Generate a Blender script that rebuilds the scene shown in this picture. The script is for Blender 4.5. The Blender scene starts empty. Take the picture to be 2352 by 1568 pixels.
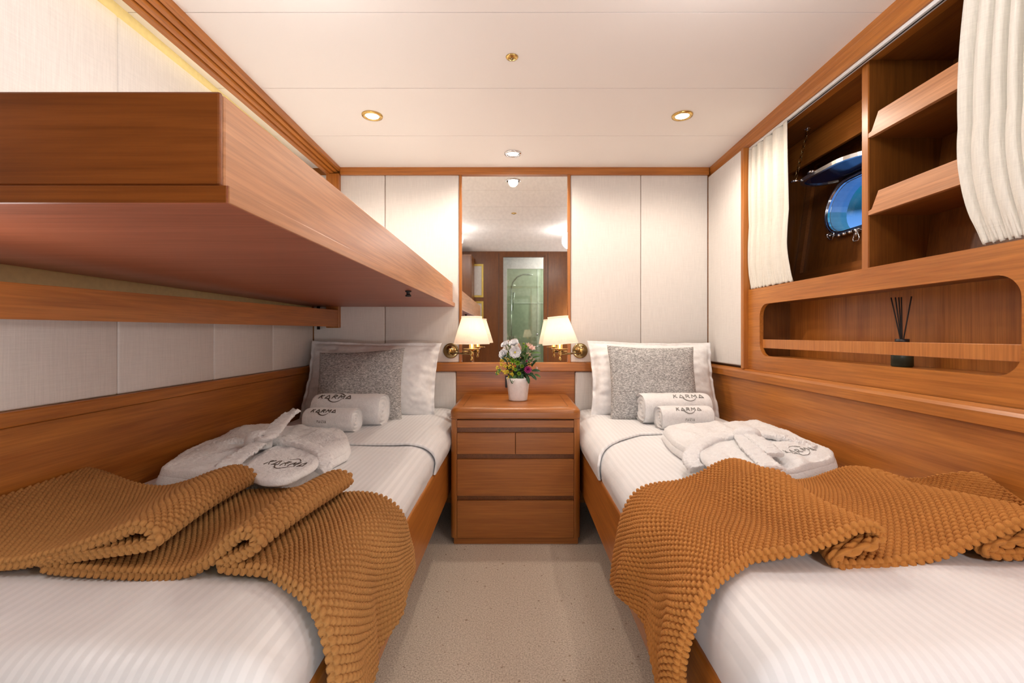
import bpy, bmesh, math, random
import numpy as np
from mathutils import Vector, Matrix
from mathutils.geometry import tessellate_polygon

random.seed(7)
RNG = np.random.RandomState(5)
PI = math.pi
scn = bpy.context.scene
COL = scn.collection

# ------------------------------------------------------------------ camera, world, lights, exposure
F = 1045.0                       # focal length in pixels of the 2352 px wide frame
CZ = 1.02                        # eye height
cam_d = bpy.data.cameras.new('camera'); cam = bpy.data.objects.new('camera', cam_d); COL.objects.link(cam)
cam_d.sensor_width = 36.0; cam_d.lens = F / 2352 * 36.0
cam_d.shift_x = -8 / 2352; cam_d.shift_y = -16 / 2352
cam_d.clip_start = 0.02; cam_d.clip_end = 200
cam.location = (0, 0, CZ); cam.rotation_euler = (PI / 2, 0, 0)
scn.camera = cam
scn.view_settings.view_transform = 'Standard'; scn.view_settings.look = 'None'
scn.view_settings.gamma = 1.0; scn.view_settings.use_curve_mapping = False
scn.view_settings.exposure = 0.40

CEIL_B, CEIL_S = 2.025, 0.0154   # ceiling height at the end wall, rise per metre towards the camera
def ceil_z(y): return CEIL_B + CEIL_S * (2.75 - y)

world = bpy.data.worlds.new('sea_light'); scn.world = world; world.use_nodes = True
wn = world.node_tree; wn.nodes.clear()
w_out = wn.nodes.new('ShaderNodeOutputWorld'); w_bg = wn.nodes.new('ShaderNodeBackground')
w_tc = wn.nodes.new('ShaderNodeTexCoord'); w_sep = wn.nodes.new('ShaderNodeSeparateXYZ'); w_cr = wn.nodes.new('ShaderNodeValToRGB')
wn.links.new(w_tc.outputs['Generated'], w_sep.inputs[0]); wn.links.new(w_sep.outputs['Z'], w_cr.inputs[0])
wn.links.new(w_cr.outputs[0], w_bg.inputs[0]); wn.links.new(w_bg.outputs[0], w_out.inputs[0])
cr = w_cr.color_ramp
cr.elements[0].position = 0.0; cr.elements[0].color = (0.10, 0.22, 0.50, 1)
cr.elements[1].position = 0.60; cr.elements[1].color = (0.10, 0.30, 0.40, 1)
for p, c in ((0.17, (0.20, 0.36, 0.72)), (0.205, (0.11, 0.24, 0.50)), (0.215, (0.012, 0.05, 0.08)), (0.235, (0.010, 0.10, 0.17)), (0.30, (0.02, 0.22, 0.30))):
    e = cr.elements.new(p); e.color = (*c, 1)
w_bg.inputs[1].default_value = 1.3

def light(name, kind, loc, energy, color, size=0.05, rot=None, **kw):
    d = bpy.data.lights.new(name, kind); o = bpy.data.objects.new(name, d); COL.objects.link(o)
    d.energy = energy; d.color = color; o.location = loc
    if kind in ('POINT', 'SPOT'): d.shadow_soft_size = size
    if kind == 'AREA': d.shape = kw.pop('shape', 'DISK'); d.size = size
    for k, v in kw.items(): setattr(d, k, v)
    if rot: o.rotation_euler = rot
    return o
WARM = (1.0, 0.86, 0.72); SOFT = (1.0, 0.97, 0.96); DAY = (0.86, 0.92, 1.0)
DOWN = [(-0.664, 2.109), (0.773, 2.109), (-0.015, 2.533)]        # the three lit downlights in view
for i, (x, y) in enumerate(DOWN):
    light('downlight_lamp', 'SPOT', (x, y, ceil_z(y) - 0.012), 19.0, WARM, 0.03, spot_size=math.radians(165), spot_blend=0.5)
# added fill lamps without fixtures, over the aisle and beds above the frame
for (x, y, e) in ((-0.60, 1.08, 9), (0.55, 1.00, 16), (-0.66, 0.66, 3)):
    light('downlight_lamp', 'POINT', (x, y, ceil_z(y) - 0.10), e * 0.42, SOFT, 0.09)
light('bathroom_lamp', 'POINT', (0.66, -0.45, 1.85), 9.0, (1.0, 1.0, 0.96), 0.10)
light('shower_lamp', 'POINT', (0.66, -1.2, 1.9), 7.0, (1.0, 1.0, 0.96), 0.10)
# added fill light under the near end of the bunk, outside the picture
light('under_bunk_fill', 'POINT', (-0.86, 0.62, 1.00), 1.8, (1.0, 0.96, 0.93), 0.08)
# added fill light by the rear wall, behind the camera to the right
light('rear_fill', 'POINT', (0.86, -0.10, 1.22), 13.0, (1.0, 0.98, 0.97), 0.10)
# added low fill light by the door behind the camera
light('step_light', 'AREA', (0.0, -0.22, 0.50), 5.5, (0.95, 0.97, 1.0), 0.9, rot=(math.radians(100), 0, 0), shape='RECTANGLE', size_y=0.28)

# ------------------------------------------------------------------ helpers
def on_plane(px, py, z):
    """world point on the horizontal plane z seen at photo pixel (px, py)"""
    y = (CZ - z) * F / (py - 768.0)
    return ((px - 1184.0) * y / F, y, z)
def at(px, py, y):
    return ((px - 1184.0) * y / F, y, CZ - (py - 768.0) * y / F)

def node_mat(name):
    m = bpy.data.materials.new(name); m.use_nodes = True
    nt = m.node_tree; b = nt.nodes['Principled BSDF']
    return m, nt, b
def N(nt, t, **kw):
    n = nt.nodes.new(t)
    for k, v in kw.items(): setattr(n, k, v)
    return n
def mapping(nt, scale, rot=(0, 0, 0), loc=(0, 0, 0), coord='Object'):
    tc = N(nt, 'ShaderNodeTexCoord'); mp = N(nt, 'ShaderNodeMapping')
    mp.inputs['Scale'].default_value = scale; mp.inputs['Rotation'].default_value = rot; mp.inputs['Location'].default_value = loc
    nt.links.new(tc.outputs[coord], mp.inputs[0]); return mp
def noise(nt, mp, scale, detail=3, rough=0.5, dist=0.0):
    n = N(nt, 'ShaderNodeTexNoise'); n.inputs['Scale'].default_value = scale; n.inputs['Detail'].default_value = detail
    n.inputs['Roughness'].default_value = rough; n.inputs['Distortion'].default_value = dist
    nt.links.new(mp.outputs[0], n.inputs['Vector']); return n
def ramp(nt, src, stops):
    r = N(nt, 'ShaderNodeValToRGB'); e = r.color_ramp.elements
    e[0].position, e[0].color = stops[0][0], (*stops[0][1], 1); e[1].position, e[1].color = stops[-1][0], (*stops[-1][1], 1)
    for p, c in stops[1:-1]:
        k = e.new(p); k.color = (*c, 1)
    nt.links.new(src, r.inputs[0]); return r
def bump(nt, b, src, strength, dist=0.001):
    bp = N(nt, 'ShaderNodeBump'); bp.inputs['Strength'].default_value = strength; bp.inputs['Distance'].default_value = dist
    nt.links.new(src, bp.inputs['Height']); nt.links.new(bp.outputs[0], b.inputs['Normal']); return bp
def mixc(nt, a, bcol, fac, mode='MULTIPLY'):
    m = N(nt, 'ShaderNodeMix'); m.data_type = 'RGBA'; m.blend_type = mode
    for sock, v in ((m.inputs[6], a), (m.inputs[7], bcol), (m.inputs[0], fac)):
        if hasattr(v, 'links'): nt.links.new(v, sock)
        elif isinstance(v, (int, float)): sock.default_value = v
        else: sock.default_value = (*v, 1)
    return m.outputs[2]

def wood(axis='y', light_c=(0.53, 0.200, 0.036), dark_c=(0.36, 0.112, 0.016), rough=0.33, name='cherry_wood', seed=0.0):
    m, nt, b = node_mat(name + '_' + axis)
    s = {'x': (1.2, 14, 14), 'y': (14, 1.2, 14), 'z': (14, 14, 1.2)}[axis]
    mp = mapping(nt, s, loc=(seed, seed * 1.7, seed * 0.6))
    n1 = noise(nt, mp, 1.4, 5, 0.62, 0.6)
    r1 = ramp(nt, n1.outputs[0], [(0.28, dark_c), (0.5, tuple((a + c) / 2 for a, c in zip(light_c, dark_c))), (0.72, light_c)])
    s2 = {'x': (4, 160, 160), 'y': (160, 4, 160), 'z': (160, 160, 4)}[axis]
    mp2 = mapping(nt, s2)
    n2 = noise(nt, mp2, 1.0, 3, 0.6)
    r2 = ramp(nt, n2.outputs[0], [(0.3, (0.74, 0.70, 0.66)), (0.65, (1.06, 1.05, 1.04))])
    c = mixc(nt, r1.outputs[0], r2.outputs[0], 1.0)
    nt.links.new(c, b.inputs['Base Color'])
    b.inputs['Roughness'].default_value = rough
    b.inputs['Coat Weight'].default_value = 0.08; b.inputs['Coat Roughness'].default_value = 0.22
    bump(nt, b, n2.outputs[0], 0.12, 0.0006)
    return m
WX, WY, WZ = wood('x'), wood('y', seed=2.1), wood('z', seed=4.2)
NX = wood('x', (0.44, 0.158, 0.028), (0.32, 0.100, 0.015), 0.34, 'nightstand_wood', 7.0)
DZ = wood('z', (0.23, 0.080, 0.013), (0.145, 0.046, 0.007), 0.36, 'locker_wood', 3.0)  # cherry darkened so the locker interior's shade sits in the colour
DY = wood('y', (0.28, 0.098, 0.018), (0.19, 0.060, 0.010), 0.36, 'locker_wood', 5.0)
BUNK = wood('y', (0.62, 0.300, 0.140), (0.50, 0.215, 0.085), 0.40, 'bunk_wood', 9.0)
BUNK_SHADED = wood('x', (0.34, 0.102, 0.018), (0.23, 0.062, 0.009), 0.36, 'bunk_wood', 9.0)  # bunk wood darkened, shade of the near end put into its colour
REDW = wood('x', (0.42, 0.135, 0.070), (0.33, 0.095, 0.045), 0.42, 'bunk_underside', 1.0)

def plain(name, col, rough=0.5, metal=0.0, **kw):
    m, nt, b = node_mat(name)
    b.inputs['Base Color'].default_value = (*col, 1); b.inputs['Roughness'].default_value = rough; b.inputs['Metallic'].default_value = metal
    for k, v in kw.items(): b.inputs[k].default_value = v
    mp = mapping(nt, (1, 1, 1)); n = noise(nt, mp, 60, 2)
    r = ramp(nt, n.outputs[0], [(0.3, tuple(c * 0.94 for c in col)), (0.7, tuple(min(1, c * 1.03) for c in col))])
    nt.links.new(r.outputs[0], b.inputs['Base Color'])
    return m
def weave(name, col, vert='z', su=900, sv=900, streak=0.08, strength=0.5, coord='Object'):
    m, nt, b = node_mat(name)
    # slubbed linen: fine cross threads with long vertical streaks
    mp = mapping(nt, {'z': (260, 260, 10), 'y': (260, 10, 260), 'x': (10, 260, 260)}[vert]); n = noise(nt, mp, 1.0, 3, 0.7)
    mp2 = mapping(nt, {'z': (12, 12, 420), 'y': (12, 420, 12), 'x': (420, 12, 12)}[vert]); n2 = noise(nt, mp2, 1.0, 3, 0.7)
    mx = mixc(nt, n.outputs[0], n2.outputs[0], 0.4, 'MIX')
    r = ramp(nt, mx, [(0.35, tuple(c * (1 - streak) for c in col)), (0.62, col)])
    nt.links.new(r.outputs[0], b.inputs['Base Color']); b.inputs['Roughness'].default_value = 0.85
    b.inputs['Sheen Weight'].default_value = 0.15
    bump(nt, b, mx, strength, 0.0012)
    return m
LINEN = weave('linen_wall', (0.79, 0.755, 0.72), streak=0.13, strength=0.6)
CEILM, _nt, _b = node_mat('ceiling_vinyl'); _b.inputs['Base Color'].default_value = (0.88, 0.84, 0.81, 1); _b.inputs['Roughness'].default_value = 0.7
CURT = weave('curtain_linen', (0.76, 0.725, 0.645), streak=0.16, strength=0.8)
SEAM = plain('seam_dark', (0.10, 0.075, 0.06), 0.8)
CREAM = plain('cream_lining', (0.76, 0.65, 0.34), 0.6)
WHITEP = plain('white_paint', (0.82, 0.84, 0.82), 0.4)
TILE = plain('pale_bathroom', (0.60, 0.63, 0.55), 0.35)
BLACK = plain('black_plastic', (0.012, 0.011, 0.012), 0.4)
BRASS = plain('brass', (0.72, 0.50, 0.18), 0.2, 1.0)
BRASSD = plain('aged_brass', (0.36, 0.26, 0.12), 0.18, 1.0)
CHROME = plain('chrome', (0.75, 0.76, 0.78), 0.12, 1.0)
TRACK = plain('white_track', (0.80, 0.80, 0.80), 0.3)
POT = plain('white_ceramic', (0.80, 0.77, 0.76), 0.35)

def stripes_mat(name, period, axis, base=(0.80, 0.80, 0.81), dark=0.915):
    m, nt, b = node_mat(name)
    tc = N(nt, 'ShaderNodeTexCoord'); sp = N(nt, 'ShaderNodeSeparateXYZ'); nt.links.new(tc.outputs['Object'], sp.inputs[0])
    mul = N(nt, 'ShaderNodeMath', operation='MULTIPLY'); mul.inputs[1].default_value = 2 * PI / period
    nt.links.new(sp.outputs[axis], mul.inputs[0])
    sn = N(nt, 'ShaderNodeMath', operation='SINE'); nt.links.new(mul.outputs[0], sn.inputs[0])
    r = ramp(nt, sn.outputs[0], [(0.0, tuple(c * dark for c in base)), (0.35, base)])
    # remap sine -1..1 to a square-ish wave
    mr = N(nt, 'ShaderNodeMapRange'); mr.inputs[1].default_value = -0.25; mr.inputs[2].default_value = 0.25
    nt.links.new(sn.outputs[0], mr.inputs[0]); nt.links.new(mr.outputs[0], r.inputs[0])
    r.color_ramp.elements[0].position = 0.0; r.color_ramp.elements[1].position = 1.0
    nt.links.new(r.outputs[0], b.inputs['Base Color'])
    rr = N(nt, 'ShaderNodeMapRange'); rr.inputs[3].default_value = 0.70; rr.inputs[4].default_value = 0.42
    nt.links.new(mr.outputs[0], rr.inputs[0]); nt.links.new(rr.outputs[0], b.inputs['Roughness'])
    b.inputs['Sheen Weight'].default_value = 0.1
    mp = mapping(nt, (1, 1, 1)); n = noise(nt, mp, 9, 4, 0.55, 0.4)
    bump(nt, b, n.outputs[0], 0.35, 0.008)
    return m
SHEET = stripes_mat('striped_satin', 0.0185, 'X')
COTTON = plain('white_cotton', (0.80, 0.795, 0.80), 0.75)
def melange():
    m, nt, b = node_mat('grey_melange')
    mp = mapping(nt, (330, 330, 900)); n = noise(nt, mp, 1.0, 2, 0.6)
    mp2 = mapping(nt, (90, 90, 260)); n2 = noise(nt, mp2, 1.0, 3, 0.6)
    mx = mixc(nt, n.outputs[0], n2.outputs[0], 0.45, 'MIX')
    r = ramp(nt, mx, [(0.36, (0.10, 0.097, 0.094)), (0.49, (0.33, 0.325, 0.32)), (0.60, (0.76, 0.75, 0.74))])
    nt.links.new(r.outputs[0], b.inputs['Base Color']); b.inputs['Roughness'].default_value = 0.9
    bump(nt, b, mx, 0.8, 0.003); return m
MELANGE = melange()
def terry():
    m, nt, b = node_mat('white_terry')
    mp = mapping(nt, (1, 1, 1)); n = noise(nt, mp, 260, 3, 0.7); n2 = noise(nt, mp, 70, 3, 0.6)
    mx = mixc(nt, n.outputs[0], n2.outputs[0], 0.4, 'MIX')
    r = ramp(nt, mx, [(0.3, (0.74, 0.74, 0.75)), (0.6, (0.87, 0.87, 0.875))])
    nt.links.new(r.outputs[0], b.inputs['Base Color']); b.inputs['Roughness'].default_value = 0.95
    b.inputs['Sheen Weight'].default_value = 0.3
    bump(nt, b, mx, 0.9, 0.004); return m
TERRY = terry()
def knitm(name, c1, c2):
    m, nt, b = node_mat(name)
    mp = mapping(nt, (1, 1, 1)); n = noise(nt, mp, 5, 3, 0.5); n2 = noise(nt, mp, 700, 2, 0.6)
    r = ramp(nt, n.outputs[0], [(0.3, c1), (0.7, c2)])
    nt.links.new(r.outputs[0], b.inputs['Base Color']); b.inputs['Roughness'].default_value = 0.85
    b.inputs['Sheen Weight'].default_value = 0.12
    b.inputs['Sheen Tint'].default_value = (0.9, 0.6, 0.3, 1)
    bump(nt, b, n2.outputs[0], 0.6, 0.0012); return m
KNITL = knitm('ochre_yarn', (0.36, 0.160, 0.040), (0.43, 0.200, 0.054))
KNITR = knitm('amber_yarn', (0.43, 0.165, 0.028), (0.50, 0.200, 0.036))
def carpet():
    m, nt, b = node_mat('beige_carpet')
    mp = mapping(nt, (1, 1, 1)); n = noise(nt, mp, 190, 3, 0.75); n2 = noise(nt, mp, 38, 2, 0.5); n3 = noise(nt, mp, 60, 1, 0.4)
    r = ramp(nt, n.outputs[0], [(0.30, (0.36, 0.275, 0.20)), (0.46, (0.62, 0.51, 0.40)), (0.62, (0.80, 0.69, 0.57))])
    r3 = ramp(nt, n3.outputs[0], [(0.22, (0.55, 0.45, 0.38)), (0.30, (1, 1, 1))])
    c = mixc(nt, r.outputs[0], r3.outputs[0], 1.0)
    nt.links.new(c, b.inputs['Base Color']); b.inputs['Roughness'].default_value = 0.95
    bump(nt, b, n.outputs[0], 1.0, 0.006); return m
CARPET = carpet()
def emis(name, col, strength):
    m, nt, b = node_mat(name)
    b.inputs['Base Color'].default_value = (*col, 1); b.inputs['Emission Color'].default_value = (*col, 1)
    b.inputs['Emission Strength'].default_value = strength; return m
BULB = emis('lit_bulb', (1.0, 0.93, 0.80), 30.0)
def glassm(name, col, gloss=0.06):
    """thin tinted pane: tinted see-through plus a faint mirror"""
    m, nt, b = node_mat(name); out = nt.nodes['Material Output']
    t = N(nt, 'ShaderNodeBsdfTransparent'); g_ = N(nt, 'ShaderNodeBsdfGlossy'); mx = N(nt, 'ShaderNodeMixShader')
    t.inputs[0].default_value = (*col, 1); g_.inputs['Roughness'].default_value = 0.02; mx.inputs[0].default_value = gloss
    nt.links.new(t.outputs[0], mx.inputs[1]); nt.links.new(g_.outputs[0], mx.inputs[2]); nt.links.new(mx.outputs[0], out.inputs[0]); return m
MIRROR = plain('mirror_glass', (0.86, 0.86, 0.84), 0.012, 1.0)
def shade_mat():
    m, nt, b = node_mat('pleated_silk_shade')
    out = nt.nodes['Material Output']
    d = N(nt, 'ShaderNodeBsdfDiffuse'); t = N(nt, 'ShaderNodeBsdfTranslucent'); mx = N(nt, 'ShaderNodeMixShader')
    d.inputs[0].default_value = (0.90, 0.83, 0.76, 1); t.inputs[0].default_value = (0.95, 0.84, 0.74, 1); mx.inputs[0].default_value = 0.5
    nt.links.new(d.outputs[0], mx.inputs[1]); nt.links.new(t.outputs[0], mx.inputs[2]); nt.links.new(mx.outputs[0], out.inputs[0]); return m
SHADE = shade_mat()

def mk(name, verts, faces, mat, parent=None, smooth=False, mats=None):
    me = bpy.data.meshes.new(name)
    if isinstance(verts, np.ndarray): verts = verts.tolist()
    if isinstance(faces, np.ndarray): faces = faces.tolist()
    me.from_pydata(verts, [], faces); me.update()
    if smooth: me.polygons.foreach_set('use_smooth', [True] * len(me.polygons))
    return link(name, me, mat, parent)
def link(name, me, mat, parent=None):
    o = bpy.data.objects.new(name, me); COL.objects.link(o); me.materials.append(mat)
    if parent is not None:
        o.parent = parent
        o.matrix_parent_inverse = Matrix.Translation(-Vector(parent.location)) if parent.type == 'EMPTY' else Matrix.Identity(4)
    return o
def from_bm(name, bm, mat, parent=None, smooth=False):
    bmesh.ops.recalc_face_normals(bm, faces=bm.faces)
    me = bpy.data.meshes.new(name); bm.to_mesh(me); bm.free()
    if smooth: me.polygons.foreach_set('use_smooth', [True] * len(me.polygons))
    return link(name, me, mat, parent)
def thing(name, label, cat, loc=(0, 0, 0), group=None):
    o = bpy.data.objects.new(name, None); COL.objects.link(o); o.location = loc
    o.empty_display_size = 0.05
    return tag(o, label, cat, group)
def tag(o, label, cat, group=None):
    o['label'] = label; o['category'] = cat
    if group: o['group'] = group
    return o
def struct(o):
    o['kind'] = 'structure'; return o

def add_box(bm, x0, x1, y0, y1, z0, z1, bev=0.0, seg=2):
    x0, x1 = sorted((x0, x1)); y0, y1 = sorted((y0, y1)); z0, z1 = sorted((z0, z1))
    r = bmesh.ops.create_cube(bm, size=1.0); vs = r['verts']
    for v in vs:
        v.co = Vector(((x0 + x1) / 2 + v.co.x * (x1 - x0), (y0 + y1) / 2 + v.co.y * (y1 - y0), (z0 + z1) / 2 + v.co.z * (z1 - z0)))
    if bev > 0:
        es = list({e for v in vs for e in v.link_edges})
        bmesh.ops.bevel(bm, geom=es, offset=bev, segments=seg, profile=0.5, affect='EDGES')
    return bm
def box(name, x0, x1, y0, y1, z0, z1, mat, parent=None, bev=0.002):
    bm = bmesh.new(); add_box(bm, x0, x1, y0, y1, z0, z1, bev); return from_bm(name, bm, mat, parent)

def tube_data(pts, r, n=8, closed=False, cap=True):
    pts = [Vector(p) for p in pts]; m = len(pts)
    rr = r if hasattr(r, '__len__') else [r] * m
    vs, fs = [], []; up = None
    for i, p in enumerate(pts):
        a = pts[(i - 1) % m] if (closed or i > 0) else p; c = pts[(i + 1) % m] if (closed or i < m - 1) else p
        t = (c - a).normalized()
        if up is None:
            up = t.orthogonal().normalized()
        else:
            up = (up - t * up.dot(t)); up = up.normalized() if up.length > 1e-6 else t.orthogonal().normalized()
        s = t.cross(up)
        for k in range(n):
            an = 2 * PI * k / n; vs.append(p + (up * math.cos(an) + s * math.sin(an)) * rr[i])
    for i in range(m if closed else m - 1):
        j = (i + 1) % m
        for k in range(n): fs.append((i * n + k, i * n + (k + 1) % n, j * n + (k + 1) % n, j * n + k))
    if cap and not closed:
        fs.append(tuple(range(n))[::-1]); fs.append(tuple((m - 1) * n + k for k in range(n)))
    return [tuple(v) for v in vs], fs
class MB:
    def __init__(s): s.v, s.f = [], []
    def add(s, vf):
        o = len(s.v); s.v += [tuple(v) for v in vf[0]]; s.f += [tuple(i + o for i in f) for f in vf[1]]; return s
    def tube(s, pts, r, n=8, closed=False): return s.add(tube_data(pts, r, n, closed))
    def build(s, name, mat, parent=None, smooth=True): return mk(name, s.v, s.f, mat, parent, smooth)
def lathe_data(prof, c, n=32, axis=None, wob=None):
    """prof: list of (r, h); spun about z at c"""
    vs, fs = [], []; M = Matrix.Identity(3) if axis is None else Vector((0, 0, 1)).rotation_difference(Vector(axis)).to_matrix()
    for i, (r, h) in enumerate(prof):
        for k in range(n):
            a = 2 * PI * k / n; q = r if wob is None else r * wob(a, i)
            v = M @ Vector((q * math.cos(a), q * math.sin(a), h)); vs.append((c[0] + v.x, c[1] + v.y, c[2] + v.z))
    for i in range(len(prof) - 1):
        for k in range(n): fs.append((i * n + k, i * n + (k + 1) % n, (i + 1) * n + (k + 1) % n, (i + 1) * n + k))
    if prof[0][0] > 1e-5: fs.append(tuple(range(n))[::-1])
    if prof[-1][0] > 1e-5: fs.append(tuple((len(prof) - 1) * n + k for k in range(n)))
    return vs, fs
def lathe(name, prof, c, mat, parent=None, n=32, axis=None, wob=None): return mk(name, *lathe_data(prof, c, n, axis, wob), mat, parent, True)
def prism(name, poly, fn, t0, t1, mat, parent=None, bev=0.0):
    """extrude a 2D polygon; fn(u, v, t) -> world"""
    n = len(poly); vs = [fn(u, v, t0) for u, v in poly] + [fn(u, v, t1) for u, v in poly]
    fs = [tuple(range(n))[::-1], tuple(range(n, 2 * n))] + [(i, (i + 1) % n, (i + 1) % n + n, i + n) for i in range(n)]
    bm = bmesh.new(); bv = [bm.verts.new(v) for v in vs]
    for f in fs: bm.faces.new([bv[i] for i in f])
    if bev: bmesh.ops.bevel(bm, geom=bm.edges[:], offset=bev, segments=2, profile=0.5, affect='EDGES')
    return from_bm(name, bm, mat, parent)
def plate(name, outer, holes, fn, t0, t1, mat, parent=None):
    """flat plate with holes; fn(u, v, t) -> world"""
    loops = [outer] + holes; pts = [p for l in loops for p in l]; n = len(pts)
    tris = tessellate_polygon([[Vector((u, v, 0)) for u, v in l] for l in loops])
    vs = [fn(u, v, t0) for u, v in pts] + [fn(u, v, t1) for u, v in pts]
    fs = [tuple(t) for t in tris] + [tuple(i + n for i in t[::-1]) for t in tris]
    o = 0
    for l in loops:
        m = len(l)
        for i in range(m): fs.append((o + i, o + (i + 1) % m, o + (i + 1) % m + n, o + i + n))
        o += m
    bm = bmesh.new(); bv = [bm.verts.new(v) for v in vs]
    for f in fs:
        try: bm.faces.new([bv[i] for i in f])
        except ValueError: pass
    return from_bm(name, bm, mat, parent)
def rrect(u0, u1, v0, v1, r, n=8):
    out = []
    for cu, cv, a0 in ((u1 - r, v0 + r, -90), (u1 - r, v1 - r, 0), (u0 + r, v1 - r, 90), (u0 + r, v0 + r, 180)):
        for k in range(n + 1):
            a = math.radians(a0 + 90 * k / n); out.append((cu + r * math.cos(a), cv + r * math.sin(a)))
    return out
def slab(x0, x1, y0, y1, z0, z1, corner, edge, crown=0.0, ne=8, nc=10, inner=14, sub=24, disp=None):
    """soft rounded slab made of rings: side, rounded edge, crowned top"""
    def outline(d):
        r = max(corner - d, 0.004); pts = []
        X0, X1, Y0, Y1 = x0 + d, x1 - d, y0 + d, y1 - d
        cs = [((X1 - r, Y0 + r), -90), ((X1 - r, Y1 - r), 0), ((X0 + r, Y1 - r), 90), ((X0 + r, Y0 + r), 180)]
        for i, ((cx, cy), a0) in enumerate(cs):
            for k in range(nc + 1):
                a = math.radians(a0 + 90 * k / nc); pts.append((cx + r * math.cos(a), cy + r * math.sin(a)))
            (nx, ny), na = cs[(i + 1) % 4]; p = pts[-1]; q = (nx + r * math.cos(math.radians(na)), ny + r * math.sin(math.radians(na)))
            for k in range(1, sub): pts.append((p[0] + (q[0] - p[0]) * k / sub, p[1] + (q[1] - p[1]) * k / sub))
        return pts
    rings = [(0.0, z0)]
    for k in range(1, 5): rings.append((0.0, z0 + (z1 - edge - z0) * k / 5))
    for k in range(ne + 1):
        a = PI / 2 * k / ne; rings.append((edge * (1 - math.cos(a)), z1 - edge * (1 - math.sin(a))))
    half = min(x1 - x0, y1 - y0) / 2
    for k in range(1, inner + 1):
        d = edge + (half - edge - 0.004) * k / inner; rings.append((d, z1 + crown * math.sin(PI / 2 * k / inner)))
    vs, fs = [], []
    for d, z in rings:
        for (x, y) in outline(d): vs.append((x, y, z))
    n = len(vs) // len(rings)
    for i in range(len(rings) - 1):
        for k in range(n): fs.append((i * n + k, i * n + (k + 1) % n, (i + 1) * n + (k + 1) % n, (i + 1) * n + k))
    fs.append(tuple(range(n))[::-1]); fs.append(tuple((len(rings) - 1) * n + k for k in range(n)))
    if disp is not None:
        a = np.array(vs); a = disp(a); vs = a.tolist()
    return vs, fs

# smooth value noise on numpy arrays
_NT = RNG.rand(256, 256)
def vn(x, y):
    xi = np.floor(x).astype(int); yi = np.floor(y).astype(int); fx = x - xi; fy = y - yi
    fx = fx * fx * (3 - 2 * fx); fy = fy * fy * (3 - 2 * fy)
    a = _NT[xi % 256, yi % 256]; b = _NT[(xi + 1) % 256, yi % 256]; c = _NT[xi % 256, (yi + 1) % 256]; d = _NT[(xi + 1) % 256, (yi + 1) % 256]
    return (a * (1 - fx) + b * fx) * (1 - fy) + (c * (1 - fx) + d * fx) * fy - 0.5
def grid_faces(nu, nv, closed_u=False):
    i = np.arange(nu if closed_u else nu - 1)[:, None]; j = np.arange(nv - 1)[None, :]
    a = i * nv + j; b = ((i + 1) % nu) * nv + j
    return np.stack([a, b, b + 1, a + 1], -1).reshape(-1, 4)
def catmull(P, m):
    """P (k, d) control points -> m samples, even in index"""
    P = np.asarray(P, float); k = len(P); t = np.linspace(0, k - 1, m); i = np.clip(t.astype(int), 0, k - 2); f = (t - i)[:, None]
    p0 = P[np.clip(i - 1, 0, k - 1)]; p1 = P[i]; p2 = P[i + 1]; p3 = P[np.clip(i + 2, 0, k - 1)]
    return 0.5 * ((2 * p1) + (-p0 + p2) * f + (2 * p0 - 5 * p1 + 4 * p2 - p3) * f ** 2 + (-p0 + 3 * p1 - 3 * p2 + p3) * f ** 3)

# ------------------------------------------------------------------ room shell
YB, YR = 2.75, -0.25
struct(box('floor', -1.30, 1.62, YR, YB + .05, -0.03, 0.0, CARPET, bev=0))
seams = [2.318, 1.883, 1.449, 1.015, 0.581, 0.147]
bm = bmesh.new(); edges = [YB] + seams + [YR]
for a, b in zip(edges[:-1], edges[1:]):
    g = 0.0014
    r = bmesh.ops.create_cube(bm, size=1.0)
    for v in r['verts']:
        y = (a - g) if v.co.y > 0 else (b + g)
        v.co = Vector((-1.28 if v.co.x < 0 else 1.26, y, ceil_z(y) + (0.02 if v.co.z > 0 else 0.0)))
ceiling = struct(from_bm('ceiling', bm, CEILM))
prism('seam_backing', [(YR, ceil_z(YR) + .0035), (YB, ceil_z(YB) + .0035), (YB, ceil_z(YB) + .03), (YR, ceil_z(YR) + .03)], lambda u, v, t: (t, u, v), -1.27, 1.25, SEAM, ceiling)

# end wall: linen panels, mirror bay, ledge, wooden lower panel
wb = struct(box('wall_back', -1.30, 1.66, YB + 0.012, YB + 0.04, 0.0, 2.06, WX, bev=0))
def fabric_panel(name, x0, x1, z0, z1, y, parent, r=0.006):
    bm = bmesh.new(); add_box(bm, x0, x1, y, y + 0.014, z0, z1, r, 3)
    return from_bm(name, bm, LINEN, parent, True)
for (a, b) in ((-1.221, -0.790), (-0.788, -0.3405)): fabric_panel('linen_panel', a + .0005, b - .0005, 0.852, 1.984, YB, wb)
for (a, b) in ((0.3325, 0.7575), (0.7585, 1.163)): fabric_panel('linen_panel', a + .0005, b - .0005, 0.852, 1.984, YB, wb)
box('mirror_stile', -0.3400, -0.3240, YB - 0.006, YB + .012, 0.852, 1.984, WZ, wb)
box('mirror_stile', 0.3140, 0.3320, YB - 0.006, YB + .012, 0.852, 1.984, WZ, wb)
box('lower_panel', -0.357, 0.357, YB - 0.004, YB + .012, 0.30, 0.800, WX, wb)
tag(box('wall_mirror', -0.3240, 0.3140, YB + 0.004, YB + 0.011, 0.852, 1.981, MIRROR, None, 0.0), 'tall frameless mirror set between thin wooden stiles on the end wall', 'mirror')
struct(box('trim_1', -1.055, 1.165, YB - 0.016, YB + 0.012, 1.9815, ceil_z(YB) + .001, WX, bev=0.003))
struct(box('trim_2', -1.235, 1.165, YB - 0.030, YB + 0.012, 0.7985, 0.8515, WX, bev=0.005))
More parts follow.
